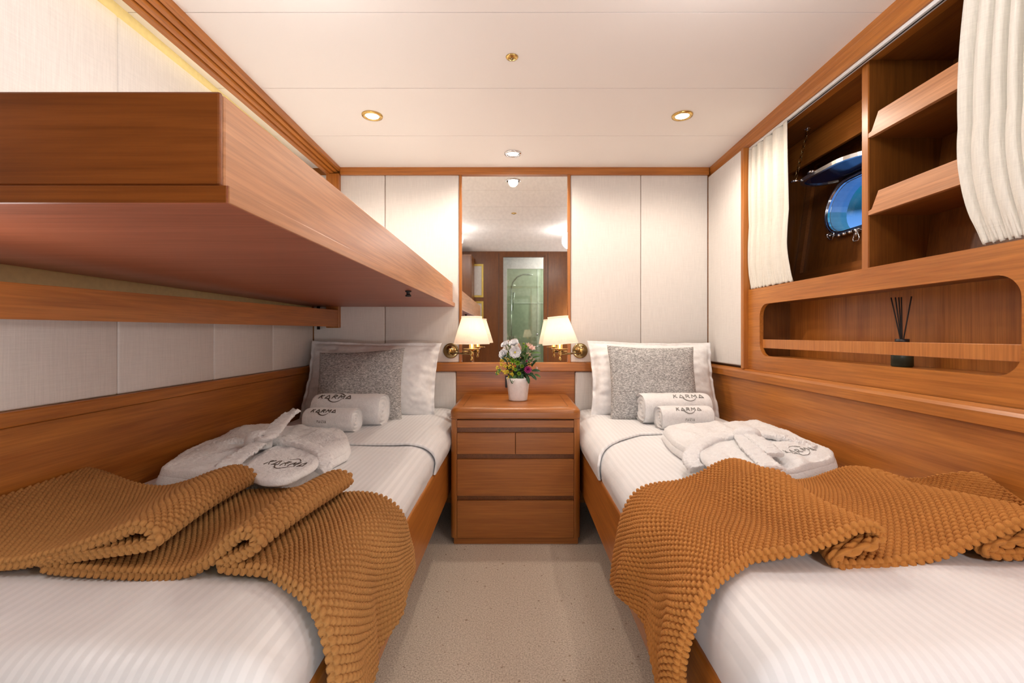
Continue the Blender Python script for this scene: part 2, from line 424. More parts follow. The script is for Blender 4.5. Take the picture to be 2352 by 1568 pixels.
# upholstered headboards
for s, (a, b), l in ((-1, (-1.215, -0.359), 'off-white upholstered headboard panel behind the pillow of the left bed'), (1, (0.359, 1.158), 'off-white upholstered headboard panel behind the pillow of the right bed')):
    vf = slab(a, b, 0, 0.34, 0, 0.030, 0.012, 0.012, 0.002, sub=4, inner=3)
    v = np.array(vf[0]); w = np.stack([v[:, 0], YB + 0.010 - v[:, 2], 0.457 + v[:, 1]], 1)
    h = mk('headboard', w, vf[1], LINEN, None, True); tag(h, l, 'headboard', 'upholstered headboards')

# left wall
wl = struct(box('wall_left', -1.26, -1.235, YR, YB + .01, 0.0, 2.07, CREAM, bev=0))
seamy = [YB, 2.293, 1.845, 1.400, 0.955, 0.51, 0.065, YR]
for a, b in zip(seamy[:-1], seamy[1:]):
    for (z0, z1) in ((0.836, 1.12), (1.20, 2.000)):
        bm = bmesh.new(); add_box(bm, -1.236, -1.222, b + .0004, a - .0004, z0, z1, 0.007, 3); from_bm('linen_panel', bm, LINEN, wl, True)
# crown moulding of the left side (profile swept along y, following the ceiling)
def crown(name, prof, y0, y1, mat):
    bm = bmesh.new(); n = len(prof); R = []
    for y in (y0, y1):
        R.append([bm.verts.new((x, y, z + CEIL_S * (YB - y) * k)) for x, z, k in prof])
    for i in range(n): bm.faces.new((R[0][i], R[0][(i + 1) % n], R[1][(i + 1) % n], R[1][i]))
    bm.faces.new(R[0][::-1]); bm.faces.new(R[1]); return struct(from_bm(name, bm, mat))
crown('trim_3', [(-1.053, 2.026, 1), (-1.053, 2.004, 1), (-1.066, 2.002, .8), (-1.0675, 2.011, .8), (-1.0715, 2.011, .8), (-1.0730, 1.997, .6), (-1.0855, 1.992, .6), (-1.087, 2.001, .5), (-1.0915, 2.001, .5),
                 (-1.093, 1.987, .4), (-1.105, 1.983, .3), (-1.1065, 1.989, .3), (-1.110, 1.989, .3), (-1.112, 1.979, .2), (-1.130, 1.976, .2), (-1.136, 1.980, .2), (-1.140, 2.026, 1)], YR, YB - .001, WY)
struct(box('trim_4', -1.134, -1.056, YB - 0.030, YB + .004, 1.060, 1.984, WZ, bev=0.004))
# cove lamp strip on top of the wall behind the crown
light('cove_lamp', 'AREA', (-1.185, 1.25, 2.03), 0.6, (1.0, 0.86, 0.52), 0.04, rot=(0, math.radians(35), 0), shape='RECTANGLE', size_y=2.6)
struct(box('trim_5', -1.222, -1.052, YR, YB - .028, 2.062, 2.070, CREAM, bev=0))
# bed surround boards, left: tall board with a cap
sl = struct(box('trim_6', -1.236, -1.222, YR + .01, YB - .03, 0.02, 0.795, WY, bev=0.002))
box('cap_rail', -1.236, -1.208, YR + .01, YB - .03, 0.797, 0.835, WY, sl, 0.005)
# long support beam under the bunk (tapers towards the camera)
bm = bmesh.new(); vs = []
for y, z0, z1 in ((YR + .01, 1.0425, 1.105), (YB - .006, 1.067, 1.167)):
    for x, z in ((-1.060, z0), (-1.060, z1), (-1.085, z1), (-1.085, z0)): vs.append(bm.verts.new((x, y, z)))
for f in ((0, 1, 2, 3), (7, 6, 5, 4), (0, 4, 5, 1), (1, 5, 6, 2), (2, 6, 7, 3), (3, 7, 4, 0)): bm.faces.new([vs[i] for i in f])
bmesh.ops.bevel(bm, geom=bm.edges[:], offset=0.002, segments=2, affect='EDGES')
beam = tag(from_bm('support_beam', bm, WY), 'long narrow wooden beam running along the left wall under the bunk', 'beam')
box('bracket', -1.222, -1.083, 0.6, 0.64, 1.06, 1.10, BLACK, beam, .001); box('bracket', -1.222, -1.083, YB - .12, YB - .08, 1.07, 1.11, BLACK, beam, .001)

# right wall
wr = struct(box('wall_right', 1.56, 1.60, YR, YB + .01, 0.0, 1.20, DY, bev=0))
fp = struct(box('wall_right_panel', 1.1780, 1.200, 2.333, YB, 0.857, 1.975, LINEN, bev=0.0))
fp.name = 'wall_right_end'
box('backing', 1.2000, 1.215, 2.30, YB + .01, 0.60, 1.98, DY, fp, 0)
bm = bmesh.new(); add_box(bm, 1.1635, 1.179, 2.346, YB - .0005, 0.860, 1.972, 0.006, 3); from_bm('linen_panel', bm, LINEN, fp, True)
box('edge_stile', 1.1610, 1.196, 2.318, 2.345, 0.846, 1.972, WZ, fp, 0.002)
sr = struct(box('trim_7', 1.166, 1.180, YR + .01, YB - .03, 0.02, 0.795, WY, bev=0.002))
crown('trim_8', [(1.152, 0.797, 0), (1.182, 0.797, 0), (1.182, 0.846, 0), (1.172, 0.846, 0), (1.160, 0.838, 0), (1.153, 0.829, 0)], YR + .01, YB - .03, WY)
crown('trim_9', [(1.168, 2.026, 1), (1.168, 2.006, .9), (1.172, 1.998, .6), (1.176, 1.984, .4), (1.184, 1.972, 0), (1.262, 1.972, 0), (1.262, 2.026, 1)], YR, YB - .001, WY)

# built-in locker with niche
lk = thing('wall_locker', 'built-in wooden wall locker with slatted shelves above an oblong niche on the right side', 'locker', (1.30, 1.3, 0.85))
PX = 1.186
niche = rrect(1.066, 2.210, 0.918, 1.166, 0.060, 10)
plate('niche_front', [(YR + .01, 0.846), (2.318, 0.846), (2.318, 1.247), (YR + .01, 1.238)], [niche], lambda u, v, t: (t, u, v), PX, PX + .018, WY, lk)
box('sill', PX + .001, 1.52, YR + .01, 2.40, 1.200, 1.240, WY, lk, .003)
box('niche_back', 1.362, 1.374, .9, 2.29, .86, 1.205, WZ, lk, 0)
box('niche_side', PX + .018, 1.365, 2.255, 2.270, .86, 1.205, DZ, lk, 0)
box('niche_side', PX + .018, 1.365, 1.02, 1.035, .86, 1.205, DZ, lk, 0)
box('niche_floor', PX + .018, 1.365, 1.03, 2.26, .895, .913, WY, lk, 0)
box('niche_top', PX + .018, 1.365, 1.03, 2.26, 1.176, 1.20, DY, lk, 0)
RAILZ = wood('z', (0.56, 0.22, 0.055), (0.42, 0.14, 0.028), .34, 'niche_rail_wood', 6)
box('niche_rail', 1.200, 1.212, 1.035, 2.256, .9545, .9965, RAILZ, lk, .0015)
box('soffit', 1.262, 1.62, YR + .01, 2.36, 1.972, 1.990, DY, lk, 0)
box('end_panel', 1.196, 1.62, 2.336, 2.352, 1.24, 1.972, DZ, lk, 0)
hull = lambda z: 1.418 + (z - 1.25) * 0.14
# sloping hull lining with the porthole opening
def hf(u, v, t): return (hull(v) + t, u, v)
stad = []
PC, PZ, PW, PH = 1.925, 1.588, 0.20, 0.120
def stadium(cy, cz, w, h, n=14):
    pts = []
    for k in range(n + 1):
        a = -PI / 2 + PI * k / n; pts.append((cy + w - h + h * math.cos(a), cz + h * math.sin(a)))
    for k in range(n + 1):
        a = PI / 2 + PI * k / n; pts.append((cy - w + h + h * math.cos(a), cz + h * math.sin(a)))
    return pts
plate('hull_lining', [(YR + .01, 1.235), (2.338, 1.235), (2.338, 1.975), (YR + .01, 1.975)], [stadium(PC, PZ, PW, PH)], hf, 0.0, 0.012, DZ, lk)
# raised frame round the lining panel
plate('lining_frame', [(1.608, 1.285), (2.300, 1.285), (2.300, 1.90), (1.608, 1.90)], [[(1.62, 1.325), (2.262, 1.325), (2.262, 1.86), (1.62, 1.86)]], hf, -0.016, 0.0, DY, lk)
box('valance', 1.40, 1.416, 1.6065, 2.336, 1.84, 1.972, WY, lk, .002)
# divider and shelves
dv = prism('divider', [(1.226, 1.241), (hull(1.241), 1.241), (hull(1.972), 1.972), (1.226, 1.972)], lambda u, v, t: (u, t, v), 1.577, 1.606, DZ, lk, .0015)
box('divider_lipping', 1.222, 1.230, 1.5772, 1.6058, 1.241, 1.970, WZ, lk, .001)
for zs in (1.433, 1.701):
    sh = prism('shelf', [(1.228, zs), (hull(zs), zs), (hull(zs + .014), zs + .014), (1.228, zs + .014)], lambda u, v, t: (u, t, v), .45, 1.5765, DY, lk)
    prism('fiddle_board', [(.45, zs - .001), (1.5765, zs - .001), (1.5765, zs + .014), (1.561, zs + .016), (1.533, zs + .072), (.45, zs + .072)], lambda u, v, t: (t, u, v), 1.222, 1.236, BUNK, lk, .001)

# curtain track
tr = tag(box('curtain_track', 1.190, 1.212, .30, 2.32, 1.958, 1.9715, TRACK, None, .002), 'white curtain track under the trim of the right-hand locker', 'curtain track')
box('track_slot', 1.199, 1.203, .32, 2.31, 1.9565, 1.958, BLACK, tr, 0)

# rear wall (seen in the mirror) with the bathroom door
rwz = ceil_z(YR)
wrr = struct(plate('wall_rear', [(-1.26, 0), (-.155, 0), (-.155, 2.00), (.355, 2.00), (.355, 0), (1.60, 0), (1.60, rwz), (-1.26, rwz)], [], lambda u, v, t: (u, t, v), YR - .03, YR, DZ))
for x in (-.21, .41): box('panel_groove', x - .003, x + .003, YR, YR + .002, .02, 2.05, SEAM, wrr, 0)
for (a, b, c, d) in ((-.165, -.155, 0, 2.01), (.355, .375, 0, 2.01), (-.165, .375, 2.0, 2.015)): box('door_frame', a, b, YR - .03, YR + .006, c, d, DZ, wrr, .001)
bath = struct(box('wall_bathroom', -.62, .95, -1.62, -1.58, 0, 2.2, TILE, bev=0))
box('side_wall', -.64, -.60, -1.6, YR - .03, 0, 2.2, TILE, bath, 0); box('side_wall', .93, .97, -1.6, YR - .03, 0, 2.2, TILE, bath, 0)
box('bathroom_ceiling', -.64, .97, -1.6, YR - .03, 2.14, 2.2, WHITEP, bath, 0); box('bathroom_floor', -.64, .97, -1.6, YR - .03, -.03, 0, TILE, bath, 0)
for (a, b, c, d) in ((-.3, .7, 1.50, 1.515), (.34, .36, .02, 2.1)): box('wall_batten', a, b, -1.58, -1.57, c, d, WHITEP, bath, .001)
sg = thing('shower_screen', 'green-tinted glass shower screen with white frame seen in the mirror', 'shower screen', (.15, -.60, 0))
GREENG = glassm('green_shower_glass', (0.80, 0.85, 0.77), 0.12)
box('glass_pane', -.115, .60, -.606, -.600, .05, 1.90, GREENG, sg, 0)
box('frame', -.165, -.115, -.62, -.59, 0, 1.9, WHITEP, sg, .002); box('frame', -.165, .60, -.62, -.59, 1.90, 2.13, WHITEP, sg, .002)
MB().tube([(.29, -.59, 1.02), (.29, -.56, 1.02)], .014, 12).build('knob', CHROME, sg)
MB().tube([(.25, -.585, .86), (.33, -.585, .86)], .007, 8).build('handle', CHROME, sg)
shw = thing('shower_column', 'chrome shower column with curved arm and handset seen in the mirror', 'shower', (-.06, -1.5, .4))
MB().tube([(-.06, -1.05, .45), (-.06, -1.05, 1.70)], .011).tube([(-.06, -1.05, 1.70), (-.04, -1.03, 1.77), (.02, -1.0, 1.84), (.10, -.98, 1.875), (.19, -.97, 1.88)], .012).build('pole', CHROME, shw)
lathe('shower_head', [(.012, .01), (.06, 0), (.06, -.012), (0, -.014)], (.19, -.97, 1.875), CHROME, shw)
MB().tube([(-.02, -1.0, 1.62), (-.03, -1.0, 1.50), (-.04, -1.0, 1.36)], [.016, .010, .008]).build('handset', CHROME, shw)
box('wall_plate', -.10, -.02, -1.06, -1.055, .9, 1.0, CHROME, shw, .002)
wd = thing('wardrobe', 'plain wooden wardrobe in the corner behind the bunk, seen in the mirror', 'wardrobe', (-.85, -.1, 0))
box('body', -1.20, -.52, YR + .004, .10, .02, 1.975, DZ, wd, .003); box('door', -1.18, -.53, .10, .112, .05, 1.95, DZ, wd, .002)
GOLDF = plain('gold_frame', (0.62, 0.47, 0.10), .4, .3)
for k, (z0, z1) in enumerate(((1.49, 1.91), (1.07, 1.44))):
    pf = thing('picture_frame', ('upper' if k == 0 else 'lower') + ' of two gilt framed white prints on the rear wall in the mirror', 'picture', (-.475, YR, z0), 'gilt frames on the rear wall')
    plate('frame', [(-.545, z0), (-.405, z0), (-.405, z1), (-.545, z1)], [[(-.528, z0 + .025), (-.428, z0 + .025), (-.428, z1 - .025), (-.528, z1 - .025)]], lambda u, v, t: (u, t, v), YR + .001, YR + .016, GOLDF, pf)
    box('print', -.528, -.428, YR + .001, YR + .006, z0 + .025, z1 - .025, WHITEP, pf, 0)

# ------------------------------------------------------------------ upper bunk
bk = thing('upper_bunk', 'wooden upper bunk with raised side board projecting over the left bed', 'bunk', (-.79, 1.66, 1.187))
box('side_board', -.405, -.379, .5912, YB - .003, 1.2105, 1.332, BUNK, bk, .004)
box('end_board', -1.215, -.379, .583, .5910, 1.2105, 1.332, BUNK_SHADED, bk, .003)
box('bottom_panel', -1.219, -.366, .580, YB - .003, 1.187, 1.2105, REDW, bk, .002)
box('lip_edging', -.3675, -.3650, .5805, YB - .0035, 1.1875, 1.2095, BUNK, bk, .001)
box('end_lipping', -1.219, -.3675, .5780, .5800, 1.1875, 1.2095, BUNK_SHADED, bk, .0008)
mt = slab(-1.20, -.42, .62, 2.72, 1.212, 1.30, .05, .03, .0, sub=6, inner=4)
mk('bunk_mattress', *mt, COTTON, bk, True)
bx, by, bz = at(938, 672, 1.73)
lathe('latch_knob', [(.012, 0), (.012, -.004), (.007, -.006), (.007, -.014), (.011, -.016), (.011, -.022), (0, -.023)], (-.41, 1.74, 1.187), BLACK, bk, 20)
tag(MB().tube([(-1.165, 2.69, 1.05), (-1.165, 2.69, 1.187)], .009, 10).build('bunk_pivot_rod', BLACK), 'short black rod between beam and bunk in the far left corner', 'rod')

# ------------------------------------------------------------------ ceiling fixtures
for i, (x, y) in enumerate(DOWN):
    zc = ceil_z(y)
    t = thing('downlight', ['lit round brass ceiling downlight at the left, above the bunk', 'lit round brass ceiling downlight at the right, near the locker', 'lit round ceiling downlight in the middle, closest to the mirror'][i], 'downlight', (x, y, zc), 'lit ceiling downlights')
    lathe('ring', [(.030, -.001), (.030, -.005), (.036, -.008), (.046, -.006), (.048, 0), (.046, .001)], (x, y, zc), BRASS if i < 2 else CHROME, t, 40)
    lathe('lamp', [(0, -.006), (.020, -.006), (.029, -.004), (.030, 0)], (x, y, zc), BULB, t, 32)
x, y = -.013, 1.676; zc = ceil_z(y)
t = thing('ceiling_sprinkler', 'small round brass sprinkler plate with a dark centre on the ceiling', 'sprinkler', (x, y, zc))
lathe('plate', [(.006, -.006), (.014, -.006), (.021, -.004), (.023, 0)], (x, y, zc), BRASS, t, 32)
lathe('nozzle', [(0, -.012), (.003, -.012), (.004, -.008), (.0065, -.0062), (.0065, -.004)], (x, y, zc), BRASSD, t, 16)

# ------------------------------------------------------------------ beds
def bed(s):
    side = 'left' if s < 0 else 'right'
    xo = .334; xw = 1.221 if s < 0 else 1.165
    t = thing('bed_frame', 'wooden single bed frame standing along the %s wall' % side, 'bed', (s * .75, 1.6, 0), 'single bed frames')
    X = lambda a: s * a
    bm = bmesh.new(); add_box(bm, X(xo), X(xo + .026), .45, 2.700, .212, .443, .008, 3); from_bm('side_rail', bm, WY, t)
    box('inner_ledge', X(xo + .026), X(xo + .034), .45, 2.7, .36, .40, DY, t, 0)
    box('plinth', X(.455), X(.475), .50, 2.70, .0, .215, DY, t, .001)
    box('foot_board', X(xo), X(xw), .424, .45, .0, .443, WX, t, .004)
    box('base_panel', X(.36), X(xw), .45, 2.70, .215, .235, DY, t, 0)
    # mattress made up with the striped duvet
    x0, x1 = sorted((X(.343), X(xw - .012)))
    def disp(a):
        top = np.clip((a[:, 2] - .40) / .15, 0, 1)
        w = vn(a[:, 0] * 5 + 3, a[:, 1] * 3 + s) * .012 + vn(a[:, 0] * 14, a[:, 1] * 9 + 5) * .004
        a[:, 2] += w * top
        inn = 1 - np.clip((np.abs(a[:, 0]) - .343) / .05, 0, 1)
        a[:, 0] -= s * inn * np.clip((a[:, 2] - .44) / .05, 0, 1) * (.010 + vn(a[:, 1] * 11, a[:, 2] * 8 + 2) * .016)
        return a
    mv = slab(x0, x1, .600, 2.700, .238, .566, .075, .085, .004, ne=10, nc=12, inner=16, sub=40, disp=disp)
    m = mk('mattress', *mv, SHEET, None, True); tag(m, 'mattress of the %s bed made up with white satin-striped bedding' % side, 'mattress', 'made-up mattresses')
    # turned-down top sheet lying over the duvet towards the pillow, with a thin folded front edge
    xi, xe = .333, xw - .010; R_ = .088; zt_ = .5722
    prof = [(xi, .445), (xi, .47)] + [(xi + R_ * (1 - math.cos(q)), zt_ - R_ * (1 - math.sin(q))) for q in np.linspace(0, PI / 2, 12)[1:]]
    prof += [(xi + R_ + (xe - xi - 2 * R_) * k / 40, zt_ + .003) for k in range(1, 40)] + [(xe - R_ * (1 - math.cos(q)), zt_ - R_ * (1 - math.sin(q))) for q in np.linspace(PI / 2, 0, 12)] + [(xe, .46)]
    P_ = catmull(np.array(prof), 160); Tn = np.gradient(P_, axis=0); Tn /= np.linalg.norm(Tn, axis=1)[:, None]; Nn = np.stack([-Tn[:, 1], Tn[:, 0]], -1)
    ye = (lambda x: 1.84 + .03 * np.clip((.40 - x) / .08, 0, 1) + .03 * np.clip((x - .5) / .5, 0, 1)) if s < 0 else (lambda x: 1.80 + .22 * np.clip((x - .335) / .22, 0, 1) ** .7 + .05 * np.clip((x - .6) / .5, 0, 1))
    rows = [(w, 1, 0) for w in np.linspace(1, 0, 60)] + [(0, math.cos(q), math.sin(q)) for q in np.linspace(0, PI, 7)[1:-1]] + [(w, -1, 0) for w in (0, .5, 1)]
    vv = []
    for w, up, out in rows:
        y = ye(P_[:, 0]); y = y + (2.704 - y) * w - out * .005
        q = P_ + Nn * .005 * up; a_ = np.stack([s * q[:, 0], y, q[:, 1]], -1)
        b_ = disp(np.stack([s * np.maximum(q[:, 0], .343), y, q[:, 1]], -1)); a_[:, 2] = b_[:, 2]; a_[:, 0] += b_[:, 0] - s * np.maximum(q[:, 0], .343)
        vv.append(a_)
    V_ = np.array(vv).reshape(-1, 3); c = mk('sheet_fold', V_, grid_faces(len(rows), len(P_)), SHEET, m, True)
    return t
bed(-1); bed(1)

# pillows and cushions
def pillow(name, w, h, t, mat, M, parent=None, flange=0.0, seed=0, wr=1.0, power=2.6, nu=90, nv=80, fold=0.0):
    u = np.linspace(-1, 1, nu)[:, None] * np.ones((1, nv)); v = np.linspace(-1, 1, nv)[None, :] * np.ones((nu, 1))
    fu = 1 - flange / (w / 2); fv = 1 - flange / (h / 2)
    au = np.clip(np.abs(u) / fu, 0, 1); av = np.clip(np.abs(v) / fv, 0, 1)
    th = t / 2 * ((1 - au ** power) * (1 - av ** power)) ** 0.55 + .0025
    th = th * (1 + .10 * vn(u * 2.3 + seed, v * 2.3))
    # corners stick out, edge middles draw in
    x = u * w / 2 * (1 - .055 * (1 - v ** 2) * (np.abs(u) ** 3)); z = v * h / 2 * (1 - .06 * (1 - u ** 2) * (np.abs(v) ** 3))
    rad = wr * .006 * vn(u * 5 + seed, v * 9) * np.clip(au * 1.3, 0, 1) + wr * .008 * vn(u * 3 + 2, v * 4 + seed) + wr * .003 * vn(u * 16, v * 11 + seed)
    sides = []
    for sg_ in (1, -1): sides.append(np.stack([x, -sg_ * th + rad + fold * np.maximum(0, np.abs(u * v) - .6) * (vn(u * 4 + seed, v * 4) + .3), z], -1).reshape(-1, 3))
    V = np.concatenate(sides); f1 = grid_faces(nu, nv); f2 = f1[:, ::-1] + nu * nv
    # stitch rims
    idx = np.arange(nu * nv).reshape(nu, nv); rim = np.concatenate([idx[:, 0], idx[-1, 1:], idx[::-1, -1][1:], idx[0, ::-1][1:-1]])
    r2 = np.roll(rim, -1); f3 = np.stack([rim, rim + nu * nv, r2 + nu * nv, r2], -1)
    V = np.asarray([M @ Vector(p) for p in V])
    return mk(name, V, np.concatenate([f1, f2, f3])[:, ::-1], mat, parent, True)
def TR(loc, rx=0, ry=0, rz=0):
    return Matrix.Translation(loc) @ Matrix.Rotation(math.radians(rz), 4, 'Z') @ Matrix.Rotation(math.radians(ry), 4, 'Y') @ Matrix.Rotation(math.radians(rx), 4, 'X')
p = pillow('pillow', .76, .46, .17, COTTON, TR((-.815, 2.575, .765), -20, 1, 0), flange=.022, seed=3, wr=2.0, fold=.09)
tag(p, 'white pillow leaning on the headboard of the left bed', 'pillow', 'white bed pillows')
p = pillow('pillow', .72, .46, .17, COTTON, TR((.775, 2.575, .765), -20, 1, 0), flange=.022, seed=8, wr=2.0, fold=.07)
tag(p, 'white pillow leaning on the headboard of the right bed', 'pillow', 'white bed pillows')
p = pillow('cushion', .46, .42, .13, MELANGE, TR((-.830, 2.425, .740), -24, -3, 3), seed=5, wr=.6)
tag(p, 'grey marled square cushion propped on the left bed', 'cushion', 'grey marled cushions')
p = pillow('cushion', .47, .42, .13, MELANGE, TR((.735, 2.435, .758), -20, 1, -2), seed=11, wr=.6)
tag(p, 'grey marled square cushion propped on the right bed', 'cushion', 'grey marled cushions')

# ------------------------------------------------------------------ KARMA embroidery
LET = {
 'K': [[(0, 0), (.12, .48)], [(.17, .62), (.24, 1)], [(.66, .96), (.24, .50)], [(.24, .50), (.62, .04)]],
 'A': [[(0, 0), (.42, .98), (.78, .02), (.10, .10)]],
 'R': [[(0, 0), (.18, .98)], [(.18, .98), (.62, .94), (.66, .70), (.50, .52), (.12, .46)], [(.30, .46), (.66, 0)]],
 'M': [[(0, 0), (.20, .98)], [(.20, .98), (.44, .35)], [(.44, .35), (.86, .98)], [(.86, .98), (.82, 0)]],
 'P': [[(0, 0), (.1, 1), (.6, .9), (.5, .5), (.05, .5)]], 'I': [[(.2, 0), (.3, 1)]], 'Z': [[(.05, 1), (.6, 1), (0, 0), (.6, 0)]]}
def word_strokes(txt, size, gap=.34):
    x = 0; out = []
    for ch in txt:
        w = max(p[0] for st in LET[ch] for p in st)
        for st in LET[ch]: out.append([((x + a) * size, b * size) for a, b in st])
        x += w + gap
    return [[(a - (x - gap) * size / 2, b) for a, b in st] for st in out], (x - gap) * size
def logo(name, W, surf, parent, mat, arcs=(True, True), small=False, r=.0017):
    st, w = word_strokes('KARMA', 1.0); k = W / w; mb = MB()
    def stroke(pts, rad, taper=False):
        q = []
        for a, b in zip(pts[:-1], pts[1:]):
            n = max(2, int(math.hypot(b[0] - a[0], b[1] - a[1]) / .006))
            q += [(a[0] + (b[0] - a[0]) * i / n, a[1] + (b[1] - a[1]) * i / n) for i in range(n)]
        q.append(pts[-1]); rr = [rad * ((.45 + 1.3 * i / len(q)) if taper else 1) for i in range(len(q))]
        mb.tube([surf(*p) for p in q], rr, 6)
    for s_ in st: stroke([(a * k, b * k) for a, b in s_], r * 1.15)
    R = W * .23; cx = W * .02
    if arcs[0]: stroke([(cx + R * math.cos(math.radians(a)), k * .45 + R * math.sin(math.radians(a)) * 1.0) for a in range(-12, -158, -6)], r, True)
    if arcs[1]: stroke([(cx + R * math.cos(math.radians(a)), k * .45 + R * math.sin(math.radians(a)) * 1.15) for a in range(130, 32, -6)], r, True)
    if small:
        s2, w2 = word_strokes('PAIZIA', 1.0, .5); k2 = W * .36 / w2
        for s_ in s2: stroke([(a * k2, b * k2 - W * .40) for a, b in s_], r * .45)
    return mb.build(name, mat, parent)
INK = plain('brown_thread', (0.09, 0.065, 0.05), .8); INKG = plain('grey_thread', (0.26, 0.25, 0.235), .8)

# ------------------------------------------------------------------ towels
def towel_roll(label, c, L, ry, rz, yaw, sx, ink, W, lu, lang, small, arcs, seed):
    t = thing('rolled_towel', label, 'towel', c, 'rolled white towels')
    ca, sa = math.cos(math.radians(yaw)), math.sin(math.radians(yaw))
    def place(a, y, z): return (c[0] + a * ca - y * sa, c[1] + a * sa + y * ca, c[2] + z)
    def sect(th, q=1.0):
        e = 2.5; x = np.sign(np.cos(th)) * np.abs(np.cos(th)) ** (2 / e) * ry * q; z = np.sign(np.sin(th)) * np.abs(np.sin(th)) ** (2 / e) * rz * q
        return x, z
    nth = 96; th = np.linspace(0, 2 * PI, nth, endpoint=False); rows = []
    # left cap (spiral), body, right cap
    capq = np.linspace(.04, .93, 16)
    for q in capq:
        y, z = sect(th, q); ph = (q * 3.4 + th / (2 * PI)) * 2 * PI
        rows.append(np.stack([-L / 2 + .010 + .006 * np.cos(ph) + 0 * y, y, z], -1))
    na = 70
    for i in range(na):
        a = -1 + 2 * i / (na - 1); q = (1 - abs(a) ** 16 * .06) if abs(a) < 1 else .95
        y, z = sect(th, q)
        wr = 1 + .030 * vn(th * 1.2 * np.sin(th * 1) + a * 1.5 + seed, np.full_like(th, a * 3 + seed)) + .012 * vn(th * 9, np.full_like(th, a * 22 + seed))
        # flat woven bands low on the camera side
        g = np.zeros_like(th)
        for tb in (3.62, 3.74, 3.86): g += np.exp(-((th - tb) / .022) ** 2)
        wr = wr - .028 * g
        rows.append(np.stack([np.full_like(y, a * L / 2), y * wr, z * wr], -1))
    for q in capq[::-1]:
        y, z = sect(th, q); ph = (q * 3.4 - th / (2 * PI)) * 2 * PI
        rows.append(np.stack([L / 2 - .010 - .006 * np.cos(ph) + 0 * y, y, z], -1))
    V = np.array(rows).reshape(-1, 3); nr = len(rows)
    V = np.array([place(*p) for p in V])
    i = np.arange(nr - 1)[:, None]; j = np.arange(nth)[None, :]
    a = i * nth + j; b = i * nth + (j + 1) % nth
    f = np.stack([a, b, b + nth, a + nth], -1).reshape(-1, 4).tolist(); f.append(list(range(nth))[::-1]); f.append([(nr - 1) * nth + k for k in range(nth)])
    bm = bmesh.new(); me = bpy.data.meshes.new('roll'); me.from_pydata(V.tolist(), [], f); bm.from_mesh(me); bpy.data.meshes.remove(me)
    from_bm('roll', bm, TERRY, t, True)
    def surf(u, v):
        ang = lang - v / ((ry + rz) / 2)
        ang = PI - (lang + v / ((ry + rz) / 2)) + 0
        y, z = sect(np.array([ang]))
        return Vector(place(lu + u, float(y[0]) * 1.015, float(z[0]) * 1.015))
    logo('embroidered_logo', W, surf, t, ink, arcs, small)
    return t
towel_roll('large rolled white towel against the grey cushion on the left bed', (-.815, 2.255, .650), .34, .085, .076, -4, 0, INK, .160, -.055, math.radians(48), False, (True, True), 1)
towel_roll('small rolled white towel in front of the larger roll on the left bed', (-.835, 2.080, .632), .235, .060, .052, -6, 0, INK, .115, -.022, math.radians(44), True, (True, False), 4)
towel_roll('large rolled white towel against the grey cushion on the right bed', (.795, 2.300, .650), .34, .085, .073, 3, 0, INKG, .150, .055, math.radians(48), False, (True, False), 7)
towel_roll('small rolled white towel in front of the larger roll on the right bed', (.785, 2.125, .632), .245, .060, .054, 3, 0, INKG, .115, .005, math.radians(44), True, (True, False), 9)

# ------------------------------------------------------------------ bathrobes
def seg_dist(P, poly):
    A = np.array(poly); B = np.roll(A, -1, 0); d = np.full(len(P), 9.9)
    for a, b in zip(A, B):
        ab = b - a; t = np.clip(((P - a) @ ab) / (ab @ ab), 0, 1); d = np.minimum(d, np.linalg.norm(P - (a + t[:, None] * ab), axis=1))
    return d
def soft_pile(name, outline, zb, T, r, mat, parent, seed, n=460, m=140, wr=1.0, hfun=None):
    O = np.array([p[:2] for p in outline]); k = len(O)
    O = catmull(np.vstack([O, O[:1]]), n + 1)[:-1]; C = O.mean(0)
    S = np.concatenate([[.975, .992, 1.0, .997], np.linspace(.985, .0, m)]); Hs = [0, .18, .5, .8] + [1] * m
    vs = []
    for s_, hh in zip(S, Hs):
        P = C + (O - C) * s_
        if hh < 1: z = np.full(n, hh * T * .45)
        else:
            d = seg_dist(P, O); q = np.clip(d / r, 0, 1); z = T * (.42 + .58 * np.sqrt(1 - (1 - q) ** 2))
            z = z + q * wr * (.018 * vn(P[:, 0] * 9 + seed, P[:, 1] * 6) + .014 * vn(P[:, 0] * 20, P[:, 1] * 13 + seed))
            if hfun is not None: z = z + q * hfun(P)
        z = z + (.0032 * vn(P[:, 0] * 110, P[:, 1] * 110) + .0024 * vn(P[:, 0] * 260 + 9, P[:, 1] * 260)) * (1 if hh == 1 else .4)
        vs.append(np.stack([P[:, 0], P[:, 1], zb + z], -1))
    V = np.array(vs).reshape(-1, 3); nr = len(S)
    i = np.arange(nr - 1)[:, None]; j = np.arange(n)[None, :]; a = i * n + j; b = i * n + (j + 1) % n
    f = np.stack([a, b, b + n, a + n], -1).reshape(-1, 4).tolist(); f.append(list(range(n))[::-1])
    return mk(name, V, f, mat, parent, True)
